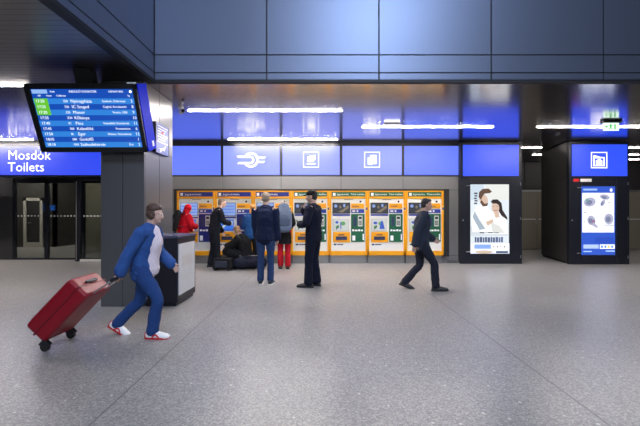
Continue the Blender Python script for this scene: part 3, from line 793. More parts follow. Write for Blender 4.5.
# exit sign
EY = 7.72
t = thing('exit_sign', 'white and green lit exit sign hanging from the ceiling at right', 'exit sign', (PX(611, EY), EY, ZC))
MB(M_plastic).bevbox(-.20, .20, -.06, .06, -.05, 0, .01, 1).build('housing', t)
b = MB(glow('exit face', (225, 250, 235), 1.5)).bevbox(-.165, .165, -.012, .012, -.215, -.05, .006, 1); ef = b.build('face', t)
M_eg = glow('exit green', (60, 190, 60), 1.0)
b = MB(M_eg)
b.ellipse(-.02, -.078, .014, .014, -.0145, -.0125).prism([(-.035, -.095), (.0, -.095), (.005, -.135), (-.03, -.14)], -.0145, -.0125)
b.prism([(-.03, -.138), (-.01, -.138), (.02, -.185), (.005, -.195)], -.0145, -.0125).prism([(-.03, -.138), (-.012, -.138), (-.045, -.19), (-.065, -.185)], -.0146, -.0125)
b.prism([(-.035, -.098), (-.03, -.112), (-.07, -.125), (-.072, -.112)], -.0147, -.0125).prism([(.0, -.098), (.0, -.112), (.04, -.12), (.04, -.108)], -.0147, -.0125)
b.box(.06, .09, -.0145, -.0125, -.19, -.075).prism([(-.14, -.13), (-.10, -.10), (-.10, -.16)], -.0145, -.0125).box(-.10, -.08, -.0145, -.0125, -.14, -.12)
b.build('running_figure', ef)
# cameras and detector
t = thing('security_camera', 'small white security camera on the ceiling beside the pillar', 'camera', (-2.60, 6.72, ZC))
MB(M_white).cyl((0, 0, 0), (0, 0, -.03), .05, .05, 20).build('mount', t)
MB(M_white).cyl((0, 0, -.02), (.03, -.02, -.075), .015).build('arm', t)
bd = MB(M_white).cyl((-.02, .05, -.085), (.08, -.10, -.10), .038, .038, 18).build('body', t)
MB(M_plastic).cyl((.08, -.10, -.10), (.085, -.108, -.101), .032, .032, 18).build('lens', bd)
t = thing('smoke_detector', 'small dark detector on the ceiling left of the right cabinet', 'detector', (PX(557, 9.0), 9.0, ZC))
MB(M_plastic).cyl((0, 0, 0), (0, 0, -.03), .07, .07, 20).build('base', t)
MB(M_plastic).cyl((0, 0, -.03), (0, 0, -.06), .05, .03, 20).build('sensor', t)

# ------------------------------------------------------------------ people
M_skin = mat('skin', (0.50, 0.30, 0.22), 0.55, bump=.05, bscale=80, var=.06)
M_skin2 = mat('skin fair', (0.58, 0.37, 0.29), 0.55, bump=.05, bscale=80, var=.06)
M_eye = mat('eye', (0.02, 0.015, 0.012), 0.2)
M_eyew = mat('eye white', (0.7, 0.68, 0.66), 0.3)
M_lips = mat('lips', (0.42, 0.16, 0.14), 0.5)

def ik(a, tgt, l1, l2, pole):
    a, tgt, pole = Vector(a), Vector(tgt), Vector(pole)
    d = tgt - a; L = min(d.length, (l1 + l2) * .998); n = d.normalized()
    tgt = a + n * L
    x = (l1 * l1 - l2 * l2 + L * L) / (2 * L); h = math.sqrt(max(0, l1 * l1 - x * x))
    pl = pole - n * pole.dot(n); pl = pl.normalized() if pl.length > 1e-5 else n.orthogonal()
    return a + n * x + pl * h, tgt

def hand(b, wrist, d, nrm, sgn, curl, k=1.0):
    """palm, four unequal fingers and a thumb; d = along the palm, nrm = out of the palm, sgn = which side the thumb leaves"""
    d = Vector(d).normalized(); nrm = Vector(nrm); nrm = (nrm - d * nrm.dot(d)).normalized(); s = d.cross(nrm) * sgn
    w = Vector(wrist)
    b.loft([w, w + d * .035 * k, w + d * .085 * k], [(.026 * k, .02 * k), (.037 * k, .016 * k), (.04 * k, .013 * k)], s, 12, 3)
    for i, (off, ln) in enumerate(((.030, .070), (.010, .078), (-.010, .073), (-.029, .057))):
        p = w + d * .085 * k + s * off * k; a = 0.1; pts = [p - d * .015 * k]; dirv = d
        for seg, f in enumerate((.45, .32, .25)):
            a = curl * (seg + .6) / 2.2
            dirv = d * math.cos(a) + nrm * math.sin(a)
            pts.append(pts[-1] + dirv * (ln * f * k + (.015 * k if seg == 0 else 0)))
        b.loft(pts, [.0092 * k, .0092 * k, .0085 * k, .0072 * k], s, 8, 2)
    tp = w + d * .025 * k + s * .025 * k
    td = (d * .65 + s * .65 + nrm * .35 * (0.4 + curl)).normalized()
    b.loft([tp, tp + td * .035 * k, tp + td * .06 * k + d * .012 * k, tp + td * .075 * k + d * .026 * k], [.0135 * k, .0115 * k, .0105 * k, .008 * k], nrm, 8, 2)

def person(label, x, y, theta, height, pose, wear, bulk=1.0, group=None):
    """pose in a 1.75 m figure facing +Y; +X is the person's right"""
    K = height / 1.75
    root = thing('person', label, 'person', (x, y, 0), theta - PI / 2, group)
    g = lambda k, dflt: pose.get(k, dflt)
    pel = Vector(g('pelvis', (0, 0, .962)))
    T = Matrix.Rotation(R(g('yaw', 0)), 3, 'Z') @ Matrix.Rotation(-R(g('lean', 3)), 3, 'X') @ Matrix.Rotation(R(g('side', 0)), 3, 'Y')
    Tp = Matrix.Rotation(R(g('yaw', 0)) * .4, 3, 'Z') @ Matrix.Rotation(-R(g('lean', 3)) * .4, 3, 'X')
    Tu = Matrix.Rotation(R(g('yaw', 0)), 3, 'Z') @ Matrix.Rotation(-R(g('lean', 3) + g('hunch', 4)), 3, 'X')
    waist = pel + Tp @ Vector((0, 0, .13)); chest = waist + T @ Vector((0, 0.0, .20)); neck = chest + Tu @ Vector((0, -.01, .20))
    sh = {s: chest + Tu @ Vector((s * .185, -.01, .145)) for s in (-1, 1)}
    if 'shrug' in pose:
        for s in (-1, 1): sh[s] = sh[s] + Vector((0, 0, pose['shrug']))
    hp = {s: pel + Tp @ Vector((s * .092, 0, -.02)) for s in (-1, 1)}
    H = Matrix.Rotation(R(g('head_yaw', 0) + g('yaw', 0)), 3, 'Z') @ Matrix.Rotation(-R(g('head_pitch', 0)), 3, 'X') @ Matrix.Rotation(R(g('head_roll', 0)), 3, 'Y')
    hb = neck + Tu @ Vector((0, .01, .07)); hc = hb + H @ Vector((0, .025, .105))
    side = T @ Vector((1, 0, 0)); sideU = Tu @ Vector((1, 0, 0))
    an, kn, el, wr = {}, {}, {}, {}
    ft = {1: g('foot_r', (.1, 0, 0, 0, 0)), -1: g('foot_l', (-.1, 0, 0, 0, 0))}      # x, y, lift, yaw, pitch
    for s in (-1, 1):
        fx, fy, lift, yw, pt = ft[s]
        a = Vector((fx, fy, .085 + lift))
        kn[s], an[s] = ik(hp[s], a, .43, .43, g('knee_pole_r' if s > 0 else 'knee_pole_l', (s * .08, 1, .05)))
        h = Vector(g('hand_r' if s > 0 else 'hand_l', (s * .25, .02, .84)))
        el[s], wr[s] = ik(sh[s], h, .285, .255, g('elbow_r' if s > 0 else 'elbow_l', (s * .35, -1, -.15)))
    sc_ = Matrix.Scale(K, 3)
    V = lambda p: sc_ @ Vector(p)
    RR = lambda rs, add=0.0: [((r[0] * bulk + add) * K, (r[1] * bulk + add) * K) if isinstance(r, tuple) else ((r * bulk + add) * K,) * 2 for r in rs]
    def torso(b, add=0.0, lo=True, hi=True, scale_low=1.0):
        pts, rad = [], []
        if lo: pts += [pel - Tp @ Vector((0, 0, .07))]; rad += [(.155 * scale_low, .105 * scale_low)]
        pts += [pel + Tp @ Vector((0, 0, .03)), waist, chest, chest + Tu @ Vector((0, -.005, .11))]; rad += [(.16, .115), (.145, .105), (.165, .12), (.165, .105)]
        if hi: pts += [chest + Tu @ Vector((0, -.005, .165))]; rad += [(.10, .07)]
        b.loft([V(p) for p in pts], RR(rad, add), side, 20, 3)
    def arm(b, s, add=0.0, frac=1.0, cuff=0.0):
        e, w = el[s], wr[s]; w2 = e + (w - e) * frac
        inner = chest + Tu @ Vector((s * .11, -.005, .13))
        rad = [.062, .058, .05, .043, .041, .027 + cuff]
        pts = [inner, sh[s], sh[s].lerp(e, .5), e, e.lerp(w2, .4), w2]
        b.loft([V(p) for p in pts], RR(rad, add), side, 12, 3)
    def leg(b, s, add=0.0, to=1.0, flare=0.0):
        k, a = kn[s], an[s]; a2 = k + (a - k) * to
        pts = [hp[s] + Vector((0, 0, .04)), hp[s].lerp(k, .4), k, k.lerp(a, .35), a2]
        rad = [.092, .08, .056, .056, .036 + flare]
        b.loft([V(p) for p in pts], RR(rad, add), side, 14, 3)
    def foot(b, s, add=0.0, shoe=False):
        fx, fy, lift, yw, pt = ft[s]
        Rm = Matrix.Rotation(R(yw), 3, 'Z') @ Matrix.Rotation(R(pt), 3, 'X')
        c = an[s] + Rm @ Vector((0, 0, -.085))
        q = lambda y_, z_: V(c + Rm @ Vector((0, y_, z_)))
        sd_ = Rm @ Vector((1, 0, 0))
        b.loft([q(-.045, .045), q(.01, .045), q(.09, .036), q(.165, .026), q(.195, .022)], RR([(.03, .038), (.036, .044), (.043, .034), (.042, .024), (.03, .018)], add), sd_, 12, 3)
        b.loft([V(an[s] + Rm @ Vector((0, 0, .03))), q(-.005, .05)], RR([.036, .04], add), sd_, 12, 2)
    # ---- body: one continuous skin
    sk = wear.get('skin', M_skin)
    b = MB(sk)
    torso(b)
    for s in (-1, 1): arm(b, s); leg(b, s); foot(b, s)
    b.loft([V(chest + Tu @ Vector((0, -.01, .13))), V(neck), V(hb + H @ Vector((0, .0, .04)))], RR([(.075, .065), .056, .055]), sideU, 14, 3)
    q = lambda x_, y_, z_: V(hc + H @ Vector((x_, y_, z_)))
    HM = H @ Matrix.Scale(K, 3)
    b.ball(q(0, -.012, .025), (.074, .093, .088), 3, HM)                       # cranium
    b.ball(q(0, .022, -.035), (.056, .066, .072), 3, HM)                       # face
    b.ball(q(0, .055, -.088), (.03, .026, .022), 2, HM)                        # chin
    b.loft([q(0, .082, .008), q(0, .102, -.022), q(0, .096, -.036)], RR([.010, .014, .016]), H @ Vector((1, 0, 0)), 8, 2)   # nose
    for s in (-1, 1):
        b.ball(q(s * .033, .072, .016), (.024, .014, .009), 2, HM)              # brow
        b.ball(q(s * .077, -.012, -.018), (.010, .020, .032), 2, HM)            # ear
    b.ball(q(0, .083, -.056), (.022, .010, .008), 2, HM)
    for s in (-1, 1):
        hd = Vector(g('hdir_r' if s > 0 else 'hdir_l', wr[s] - el[s])); hn = Vector(g('palm_r' if s > 0 else 'palm_l', (-s, 0, 0)))
        nn = hn - hd.normalized() * hn.dot(hd.normalized())
        fw = Vector((0, 1, 0)) if abs(hd.normalized().y) < .8 else Vector((0, 0, 1))
        sg = 1 if hd.normalized().cross(nn.normalized()).dot(fw) > 0 else -1
        hand(b, V(wr[s]), hd, hn, sg, g('curl_r' if s > 0 else 'curl_l', .7), K)
    o = b.build('body', root); fuse(o, .0065, 3)
    for s in (-1, 1):
        e = MB(M_eyew).ball(q(s * .031, .078, .0), .0115 * K, 2).build('eye', root, smooth=True)
        MB(M_eye).ball(q(s * .031, .0865, .0), .0058 * K, 2).build('iris', e, smooth=True)
    MB(M_lips).ball(q(0, .0905, -.057), (.02, .006, .0055), 2, HM).build('mouth', root, smooth=True)
    # ---- clothes
    if 'trousers' in wear:
        m, add = wear['trousers'][:2]
        b = MB(m)
        for s in (-1, 1): leg(b, s, add, .97, wear['trousers'][2] if len(wear['trousers']) > 2 else .012)
        b.loft([V(p) for p in (pel - Tp @ Vector((0, 0, .09)), pel + Tp @ Vector((0, 0, .02)), waist - Tp @ Vector((0, 0, .02)))], RR([(.15, .11), (.165, .12), (.15, .11)], add * .7), side, 18, 3)
        fuse(b.build('trousers', root), .0085, 4, .018, .09)
    if 'shoes' in wear:
        m, sole = wear['shoes'][:2]
        for s in (-1, 1):
            b = MB(m); foot(b, s, .012); so = b.build('shoe', root); fuse(so, .0065, 3)
            fx, fy, lift, yw, pt = ft[s]
            Rm = Matrix.Rotation(R(yw), 3, 'Z') @ Matrix.Rotation(R(pt), 3, 'X'); c = an[s] + Rm @ Vector((0, 0, -.085))
            b = MB(sole); out = []
            for (yy, w_) in ((-.095, .012), (-.08, .034), (0, .044), (.09, .054), (.16, .052), (.205, .036), (.222, .012)): out.append((w_, yy))
            poly = out + [(-a_, y_) for a_, y_ in out[::-1]]
            b.prism(poly, 0, .022, 'z')
            so2 = b.build('sole', so)
            Mx = Matrix.Translation(V(c)) @ (Rm @ Matrix.Scale(K, 3)).to_4x4(); so2.data.transform(Mx)
            if len(wear['shoes']) > 2:
                b = MB(wear['shoes'][2])
                b.loft([V(c + Rm @ Vector((.052, .02, .03))), V(c + Rm @ Vector((.054, .06, .062))), V(c + Rm @ Vector((.054, .10, .03)))], RR([.009, .009, .009]), (0, 0, 1), 8, 3)
                b.build('shoe_stripe', so, smooth=True); b = MB(wear['shoes'][2])
                b.loft([V(c + Rm @ Vector((0, -.088, .03))), V(c + Rm @ Vector((0, -.082, .075)))], RR([(.025, .01), (.02, .01)]), (1, 0, 0), 8, 3)
                b.build('heel_tab', so, smooth=True)
    if 'shirt' in wear:
        m, add = wear['shirt']
        b = MB(m); torso(b, add)
        b.loft([V(chest + Tu @ Vector((0, -.01, .15))), V(neck + Tu @ Vector((0, 0, .0)))], RR([(.08, .07), .062], add), sideU, 14, 3)
        fuse(b.build('shirt', root), .0085, 4, .012, .1)
    if 'jacket' in wear:
        m, add, drop = wear['jacket'][:3]; fat = wear.get('sleeve', .012); op = wear.get('open', 0)
        b = MB(m); torso(b, add)
        if drop: b.loft([V(p) for p in (pel - Tp @ Vector((0, -.0, drop)), pel - Tp @ Vector((0, 0, drop * .4)), waist)], RR([(.165, .125), (.162, .12), (.15, .11)], add), side, 20, 3, (False, True))
        for s in (-1, 1): arm(b, s, add * .6 + fat, .98, .018)
        if wear.get('hood'):
            b.loft([V(chest + Tu @ Vector((0, -.02, .15))), V(neck + Tu @ Vector((0, -.02, .02))), q(0, -.03, -.05)], RR([(.11, .09), (.095, .09), (.095, .09)]), sideU, 16, 3); b.ball(q(0, -.022, .012), (.103, .108, .128), 3, HM)
        elif wear.get('collar', True):
            b.loft([V(chest + Tu @ Vector((0, -.015, .14))), V(neck + Tu @ Vector((0, -.012, .018)))], RR([(.105, .085), (.068, .066)], add * .5), sideU, 14, 3, (True, False))
        jo = b.build('jacket', root); fuse(jo, .0085, 3, wear.get('fold', .02), .1)
        if 'collar_mat' in wear:
            b = MB(wear['collar_mat']); b.loft([V(neck - Tu @ Vector((0, .0, .03))), V(neck + Tu @ Vector((0, .004, .03)))], RR([.066, .062]), sideU, 16, 2, (False, False)); b.build('shirt_collar', root, smooth=True)
        if op:   # the open front shows what is worn beneath
            b = MB(wear['open_mat'])
            b.loft([V(p) for p in (pel + Tp @ Vector((0, .055, -.02)), waist + T @ Vector((0, .05, 0)), chest + Tu @ Vector((0, .06, .02)), chest + Tu @ Vector((0, .03, .15)))], RR([(.09, .12), (.085, .11), (.095, .115), (.06, .075)], add), side, 16, 3)
            fuse(b.build('shirt_front', root), .0085, 3, .014, .08)
    if 'hair' in wear:
        m, style = wear['hair']
        b = MB(m)
        b.ball(q(0, -.028, .043), (.080, .090, .085), 3, HM); b.ball(q(0, .015, .082), (.062, .062, .036), 3, HM)
        b.ball(q(0, -.055, -.005), (.070, .058, .075), 3, HM)
        if style == 'long':
            b.ball(q(0, -.06, -.09), (.078, .05, .12), 3, HM)
            for s in (-1, 1): b.ball(q(s * .066, -.02, -.04), (.022, .05, .1), 2, HM)
        if style == 'full':
            b.ball(q(0, -.02, .07), (.085, .095, .07), 3, HM)
            for s in (-1, 1): b.ball(q(s * .068, -.02, -.01), (.02, .055, .07), 2, HM)
        fuse(b.build('hair', root), .006, 2, .014, .03)
    if 'cap' in wear:
        b = MB(wear['cap'])
        b.ball(q(0, -.012, .055), (.088, .105, .068), 3, HM)
        b.loft([q(0, .05, .045), q(0, .11, .036), q(0, .155, .022)], RR([(.075, .012), (.07, .008), (.045, .006)]), H @ Vector((1, 0, 0)), 14, 3)
        fuse(b.build('cap', root), .006, 3)
    if 'beard' in wear:
        b = MB(wear['beard']); b.ball(q(0, .045, -.078), (.05, .05, .045), 3, HM); b.build('beard', root, smooth=True)
    info = dict(root=root, K=K, wr=wr, el=el, chest=chest, Tu=Tu, sh=sh, hc=hc, H=H, neck=neck, V=V)
    info['world'] = lambda p: Matrix.Rotation(theta - PI / 2, 3, 'Z') @ V(p) + Vector((x, y, 0))
    return info

def backpack(info, label, m, m2, size=(.17, .11, .25), off=-.235, dz=-.02):
    """worn on a person's back"""
    c = info['chest'] + info['Tu'] @ Vector((0, off, dz))
    rt = thing('backpack', label, 'backpack', info['world'](c)); rt.rotation_euler = (0, 0, info['root'].rotation_euler.z)
    K = info['K']; Rm = info['Tu']
    lf = lambda x_, y_, z_: (Rm @ Vector((x_, y_, z_))) * K
    a, d, h = size
    b = MB(m)
    b.loft([lf(0, 0, -h), lf(0, -.01, -h * .4), lf(0, -.01, h * .3), lf(0, .02, h)], [(a * K, d * K), (a * K * 1.03, d * 1.05 * K), (a * K, d * K), (a * .72 * K, d * .7 * K)], Rm @ Vector((1, 0, 0)), 20, 4)
    fuse(b.build('bag_body', rt), .009, 4, .012, .08)
    b = MB(m2); b.loft([lf(0, -d * .75, -h * .75), lf(0, -d * .85, -h * .3), lf(0, -d * .8, 0)], [(a * .72 * K, d * .5 * K), (a * .75 * K, d * .55 * K), (a * .6 * K, d * .4 * K)], Rm @ Vector((1, 0, 0)), 16, 3)
    fuse(b.build('front_pocket', rt), .009, 4)
    for s in (-1, 1):
        b = MB(m2)
        p = [(s * .09, .02, h * .9), (s * .115, -off * .45, h * .95 + .03), (s * .12, -off * 1.2, h * .7), (s * .125, -off * 1.42, h * .1), (s * .16, -off * .9, -h * .5), (s * .13, .03, -h * .75)]
        b.loft([lf(*u) for u in p], [(.024 * K, .009 * K)] * 6, Rm @ Vector((1, 0, 0)), 8, 4)
        b.build('strap', rt, smooth=True)
    b = MB(m2); b.ring(0, 0, .045 * K, .033 * K, -.008, .008, 14, 0, PI); hnd = b.build('grab_handle', rt); hnd.data.transform(Matrix.Translation(lf(0, .05, h + .03)))
    return rt

C_suit = fabric('charcoal suit', (20, 21, 29)); C_suitn = fabric('navy suit', (19, 22, 37)); C_black = fabric('black cloth', (18, 18, 21))
C_navy = fabric('navy jacket cloth', (22, 30, 54)); C_jean = fabric('blue denim', (38, 66, 118), bscale=200); C_jeand = fabric('dark denim', (42, 60, 95), bscale=200)
C_denimj = fabric('denim jacket cloth', (48, 82, 142), bscale=200); C_denimp = fabric('bright denim', (36, 78, 132), bscale=200)
C_red = fabric('red jacket cloth', (182, 12, 30)); C_redt = fabric('red trouser cloth', (165, 20, 34)); C_whitet = fabric('off white cotton', (222, 208, 214))
C_slate = fabric('slate backpack cloth', (88, 100, 122)); C_slated = fabric('dark slate cloth', (66, 78, 98)); C_grey = fabric('dark grey coat cloth', (44, 48, 60)); C_pant = fabric('charcoal trousers', (36, 38, 48))
H_brown = mat('brown hair', srgb(74, 52, 42), .6, bump=.6, bscale=90, var=.3); H_grey = mat('greying hair', srgb(128, 112, 98), .6, bump=.6, bscale=90, var=.3)
H_dark = mat('dark hair', srgb(30, 24, 22), .55, bump=.6, bscale=90, var=.3); H_blond = mat('sandy hair', srgb(140, 104, 70), .6, bump=.6, bscale=90, var=.25); H_ginger = mat('ginger hair', srgb(190, 128, 48), .6, bump=.6, bscale=90, var=.25)
H_light = mat('light brown hair', srgb(150, 126, 104), .6, bump=.6, bscale=90, var=.25)
L_black = mat('black leather', (.012, .012, .013), .35, bump=.1, bscale=60); L_white = mat('white leather', (.78, .77, .76), .4, bump=.05); L_sole = mat('pale sole', (.7, .69, .66), .6, bump=.05); L_reds = mat('red sole', srgb(196, 24, 40), .5, bump=.05); L_brown = mat('dark brown leather', (.03, .02, .016), .4, bump=.1)

# the traveller pulling a suitcase
p0 = person('person in denim jacket and jeans striding right, pulling a red suitcase', -1.96, 4.10, 0, 1.54,
    dict(pelvis=(0, -.06, .89), lean=9, hunch=8, head_pitch=6, foot_r=(.09, .10, 0, 0, 0), foot_l=(-.08, -.44, .05, 0, -28),
         hand_r=(.32, -.27, .72), hand_l=(-.25, .20, .90), elbow_r=(.5, -.6, 0), curl_r=1.5, curl_l=.9, palm_r=(-.2, .3, .9)),
    dict(skin=M_skin2, trousers=(C_jean, .016, .02), shoes=(L_white, L_reds, L_reds), shirt=(C_whitet, .008), jacket=(C_denimj, .028, .06), open=1, open_mat=C_whitet, hair=(H_brown, 'full'), fold=.024), bulk=1.05)
# the red suitcase, tilted on its two wheels
hand0 = p0['world'](p0['wr'][1] + (p0['wr'][1] - p0['el'][1]).normalized() * .085)
base = Vector((hand0.x - .62, hand0.y, 0))
tilt = math.atan2(hand0.z - .045, hand0.x - base.x); axis_len = math.hypot(hand0.z - .045, hand0.x - base.x)
M_case = mat('red suitcase shell', srgb(138, 6, 28), .4, bump=.05, bscale=40); M_case2 = mat('dark red trim', srgb(110, 8, 24), .5, bump=.05)
t = thing('suitcase', 'red wheeled suitcase tilted behind the striding traveller', 'suitcase', (base.x, base.y, .045))
RM = Matrix.Rotation(-tilt, 4, 'Y')                        # local x runs up the case
def tilted(o): o.data.transform(RM); return o
Lc = min(.66, axis_len - .24)
b = MB(M_case).bevbox(.03, .03 + Lc, -.22, .22, .03, .29, .045, 4)
for k in range(5): b.bevbox(.09, Lc - .03, -.17 + k * .085 - .014, -.17 + k * .085 + .014, .283, .298, .006, 1)
body = tilted(b.build('shell', t, smooth=False))
tilted(MB(M_case2).bevbox(.025, .035 + Lc, -.226, .226, .15, .165, .004, 1).build('zip_band', t))
for s in (-1, 1): tilted(MB(M_steel).cyl((Lc, s * .1, .05), (axis_len - .01, s * .09, 0), .009).build('telescopic_rod', t))
tilted(MB(M_plastic).bevbox(axis_len - .015, axis_len + .02, -.11, .11, -.016, .016, .01, 2).build('pull_handle', t))
for s in (-1, 1):
    tilted(MB(M_rubber).cyl((0, s * .19 - .014, 0), (0, s * .19 + .014, 0), .045, .045, 20).build('wheel', t))
    tilted(MB(M_plastic).box(-.012, .06, s * .19 - .024, s * .19 - .016, -.02, .06).box(-.012, .06, s * .19 + .016, s * .19 + .024, -.02, .06).build('wheel_housing', t))
tilted(MB(M_plastic).bevbox(.03 + Lc, .055 + Lc, -.09, .09, .17, .2, .01, 2).build('carry_handle', t))

# red jacket at the first machine
p1 = person('person in red hooded jacket with black backpack using the leftmost machine', -3.55, 9.34, R(45), 1.60,
    dict(lean=7, hunch=8, head_pitch=14, hand_r=(.14, .30, 1.14), hand_l=(-.14, .32, 1.06), elbow_r=(.7, -.2, -.6), elbow_l=(-.7, -.2, -.6), palm_r=(-.3, 0, -1), palm_l=(.3, 0, -1), curl_r=.6, foot_r=(.12, .02, 0, -8, 0), foot_l=(-.1, -.06, 0, 8, 0)),
    dict(skin=M_skin2, trousers=(C_black, .014), shoes=(L_black, M_rubber), jacket=(C_red, .04, .06), hood=True, sleeve=.02))
backpack(p1, 'black backpack worn by the person in the red jacket', C_black, C_grey, (.15, .10, .23), -.25)
# leaning man in dark suit
p2 = person('grey haired man in dark suit leaning towards the second machine', -2.72, 9.28, R(28), 1.77,
    dict(lean=11, hunch=10, head_pitch=16, hand_r=(.04, .36, 1.12), hand_l=(-.2, .22, .92), elbow_r=(.7, -.3, -.5), palm_r=(-.3, 0, -1), curl_r=.5, foot_r=(.11, .05, 0, -6, 0), foot_l=(-.1, -.08, 0, 8, 0)),
    dict(skin=M_skin2, trousers=(C_suit, .018, .026), shoes=(L_black, M_rubber), jacket=(C_suit, .028, .09), hair=(H_grey, 'short'), collar_mat=L_white))
# crouching person
p3 = person('sandy haired person in black crouching beside dark bags on the floor', -1.98, 9.16, R(168), 1.68,
    dict(pelvis=(0, -.12, .34), lean=14, hunch=18, head_pitch=24, foot_r=(.16, .16, 0, -12, 0), foot_l=(-.12, .04, .02, 8, -12), knee_pole_r=(.35, .8, .7), knee_pole_l=(-.35, .8, .7),
         hand_r=(.16, .56, .52), hand_l=(-.10, .50, .36), elbow_r=(.8, -.2, .2), elbow_l=(-.8, -.2, .2), curl_r=.8),
    dict(skin=M_skin2, trousers=(C_black, .022), shoes=(L_black, M_rubber), jacket=(C_black, .04, .04), hair=(H_blond, 'full'), sleeve=.03), bulk=1.12)
# denim jacket with ginger hair
p4 = person('ginger haired person in bright denim jacket, mostly hidden behind the navy jacket man', -1.77, 9.28, R(75), 1.60,
    dict(lean=6, head_pitch=10, hand_r=(.14, .42, 1.10), hand_l=(-.2, .2, .95), elbow_r=(.7, -.3, -.5), palm_r=(0, 0, -1)),
    dict(skin=M_skin2, trousers=(C_black, .008, .01), shoes=(L_black, M_rubber), jacket=(C_denimp, .028, .06), hair=(H_ginger, 'long')))
# navy jacket and jeans
p5 = person('man in navy jacket and jeans standing with his back turned, white soled shoes', -1.07, 7.06, R(88), 1.77,
    dict(lean=1, hunch=3, head_pitch=4, foot_r=(.10, .0, 0, -6, 0), foot_l=(-.10, .02, 0, 8, 0), hand_r=(.235, .05, .85), hand_l=(-.19, .14, .92), elbow_l=(-.7, -.8, 0), curl_r=.9),
    dict(skin=M_skin, trousers=(C_jeand, .014, .018), shoes=(L_black, L_sole), jacket=(C_navy, .036, .10), hair=(H_grey, 'short'), sleeve=.010), bulk=.96)
# slate backpack, red trousers
p6 = person('person in red trousers and black coat wearing a large slate backpack', -.90, 9.02, R(98), 1.66,
    dict(lean=4, hunch=8, head_pitch=12, head_yaw=20, side=-4, foot_r=(.1, 0, 0, 0, 0), foot_l=(-.09, .06, 0, 0, 0), hand_r=(.16, .38, 1.08), hand_l=(-.16, .34, 1.04), elbow_r=(.7, -.3, -.5), elbow_l=(-.7, -.3, -.5), palm_r=(0, 0, -1), palm_l=(0, 0, -1)),
    dict(skin=M_skin, trousers=(C_redt, .020, .02), shoes=(L_brown, M_rubber), jacket=(C_black, .032, .30), hair=(H_light, 'short')))
backpack(p6, 'large slate grey backpack on the person in red trousers', C_slate, C_slated, (.205, .13, .285), -.25, .03)
# capped man
p7 = person('man in dark navy suit and black cap standing in profile, hand at his mouth', -.12, 6.84, R(158), 1.80,
    dict(lean=0, hunch=3, head_pitch=4, head_yaw=8, foot_r=(.10, -.02, 0, -12, 0), foot_l=(-.10, .06, 0, 14, 0), hand_r=(.06, .22, 1.42), hand_l=(-.13, .21, 1.15), elbow_r=(.6, .1, -1), elbow_l=(-.7, -.3, -.7), hdir_r=(-.15, -.1, 1), palm_r=(0, -1, 0), curl_r=1.3, palm_l=(1, 0, .4), curl_l=1.2),
    dict(skin=M_skin, trousers=(C_suitn, .020, .03), shoes=(L_black, M_rubber), jacket=(C_suitn, .030, .11), hair=(H_dark, 'short'), cap=C_black, collar_mat=L_white))
# walker
p8 = person('person in dark jacket and charcoal trousers walking right before the machines', 1.86, 6.58, R(-6), 1.70,
    dict(pelvis=(0, -.02, .90), lean=6, hunch=5, head_pitch=6, foot_r=(.09, .24, 0, 0, 3), foot_l=(-.09, -.30, .035, 0, -20), hand_r=(.26, -.16, .88), hand_l=(-.25, .24, .95), curl_r=.8, curl_l=.8),
    dict(skin=M_skin, trousers=(C_pant, .016, .022), shoes=(L_black, M_rubber), jacket=(C_grey, .034, .05), hair=(H_dark, 'short'), collar_mat=L_white))

# phone in the capped man's lower hand
w_ = p7['world'](p7['wr'][-1] + (p7['wr'][-1] - p7['el'][-1]).normalized() * .10)
ph = MB(M_plastic).bevbox(-.037, .037, -.005, .005, -.07, .07, .006, 2).build('phone')
ph.location = w_ + Vector((0, 0, .03)); ph.rotation_euler = (R(-30), 0, R(70))
tag(ph, 'dark phone held by the capped man before his chest', 'phone')

# bags on the floor around the crouching person
t = thing('duffel_bag', 'dark duffel bag on the floor right of the crouching person', 'bag', (-1.74, 8.98, 0), R(12))
b = MB(fabric('dark navy nylon', (24, 27, 42))); b.loft([(-.30, 0, .16), (-.2, 0, .17), (0, 0, .175), (.2, 0, .17), (.30, 0, .16)], [(.13, .13), (.15, .155), (.155, .165), (.15, .155), (.13, .13)], (0, 1, 0), 18, 3)
fuse(b.build('bag_body', t), .01, 3, .03, .12)
for s in (-1, 1):
    b = MB(C_black); b.loft([(-.14, s * .13, .24), (-.1, s * .08, .36), (.1, s * .06, .37), (.14, s * .13, .24)], [(.014, .006)] * 4, (0, 1, 0), 8, 5); b.build('carry_strap', t, smooth=True)
MB(M_steel).box(-.26, .26, -.004, .004, .332, .343).build('zip', t)
t = thing('travel_bag', 'black wheeled travel bag lying before the crouching person', 'bag', (-2.36, 8.84, 0), R(-8))
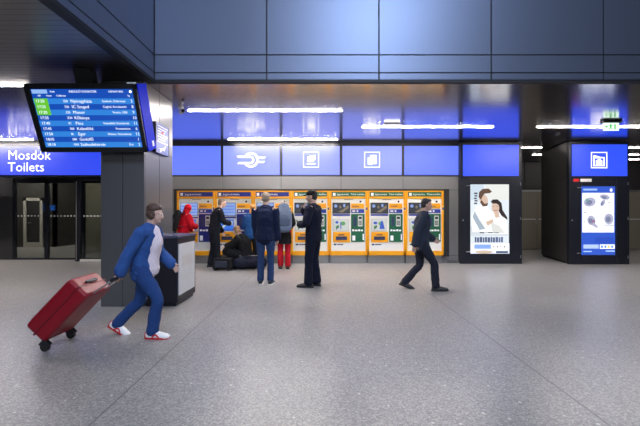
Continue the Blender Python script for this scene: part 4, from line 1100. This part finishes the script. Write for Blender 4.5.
b = MB(C_black).bevbox(-.24, .22, -.15, .15, .04, .30, .05, 3); fuse(b.build('bag_body', t), .01, 3, .03, .1)
b = MB(C_grey).bevbox(-.16, .14, -.185, -.13, .08, .24, .02, 2); b.build('front_pocket', t)
for x in (-.18, .16): MB(M_rubber).cyl((x, -.13, .045), (x, .13, .045), .045, .045, 18).build('wheel', t)
b = MB(C_black); b.loft([(-.1, 0, .29), (-.06, 0, .37), (.06, 0, .37), (.1, 0, .29)], [(.016, .008)] * 4, (0, 1, 0), 8, 5); b.build('carry_strap', t, smooth=True)

# ------------------------------------------------------------------ light
def area(name, loc, target, size, power, col, sy=None):
    l = bpy.data.lights.new(name, 'AREA'); l.energy = power; l.color = col; l.size = size
    if sy: l.shape = 'RECTANGLE'; l.size_y = sy
    o = bpy.data.objects.new(name, l); COL.objects.link(o); o.location = loc
    o.rotation_euler = (Vector(target) - Vector(loc)).to_track_quat('-Z', 'Y').to_euler()
    return o
d = area('hall_daylight', (2.2, -4.5, 9.5), (.2, 5.4, 2.6), 3.0, 290, (.55, .70, 1.0)); d.data.spread = R(90)
d = area('hall_lamps', (-0.6, 2.0, 9.0), (-0.6, 2.01, 0), 4, 60, (1, .96, .95))
d.data.spread = R(95)
area('machine_wall_fill', (0, -7.5, 4.2), (0, 5, 2.4), 12, 430, (.86, .91, 1.0), 5)  # added fill light behind the camera, brightens machines and wall; no window there
w = bpy.data.worlds.new('World'); sc.world = w; w.use_nodes = True
w.node_tree.nodes['Background'].inputs[0].default_value = (.55, .62, .8, 1); w.node_tree.nodes['Background'].inputs[1].default_value = 0.10

# ------------------------------------------------------------------ camera and view
cam = bpy.data.cameras.new('Camera'); cam.sensor_width = 36; cam.lens = F / 640 * 36; cam.clip_start = .05
co = bpy.data.objects.new('Camera', cam); COL.objects.link(co); co.location = (0, 0, CH); co.rotation_euler = (PI / 2, 0, 0)
sc.camera = co
sc.view_settings.view_transform = 'Standard'; sc.view_settings.look = 'None'; sc.view_settings.gamma = 1; sc.view_settings.use_curve_mapping = False
sc.view_settings.exposure = 0.0
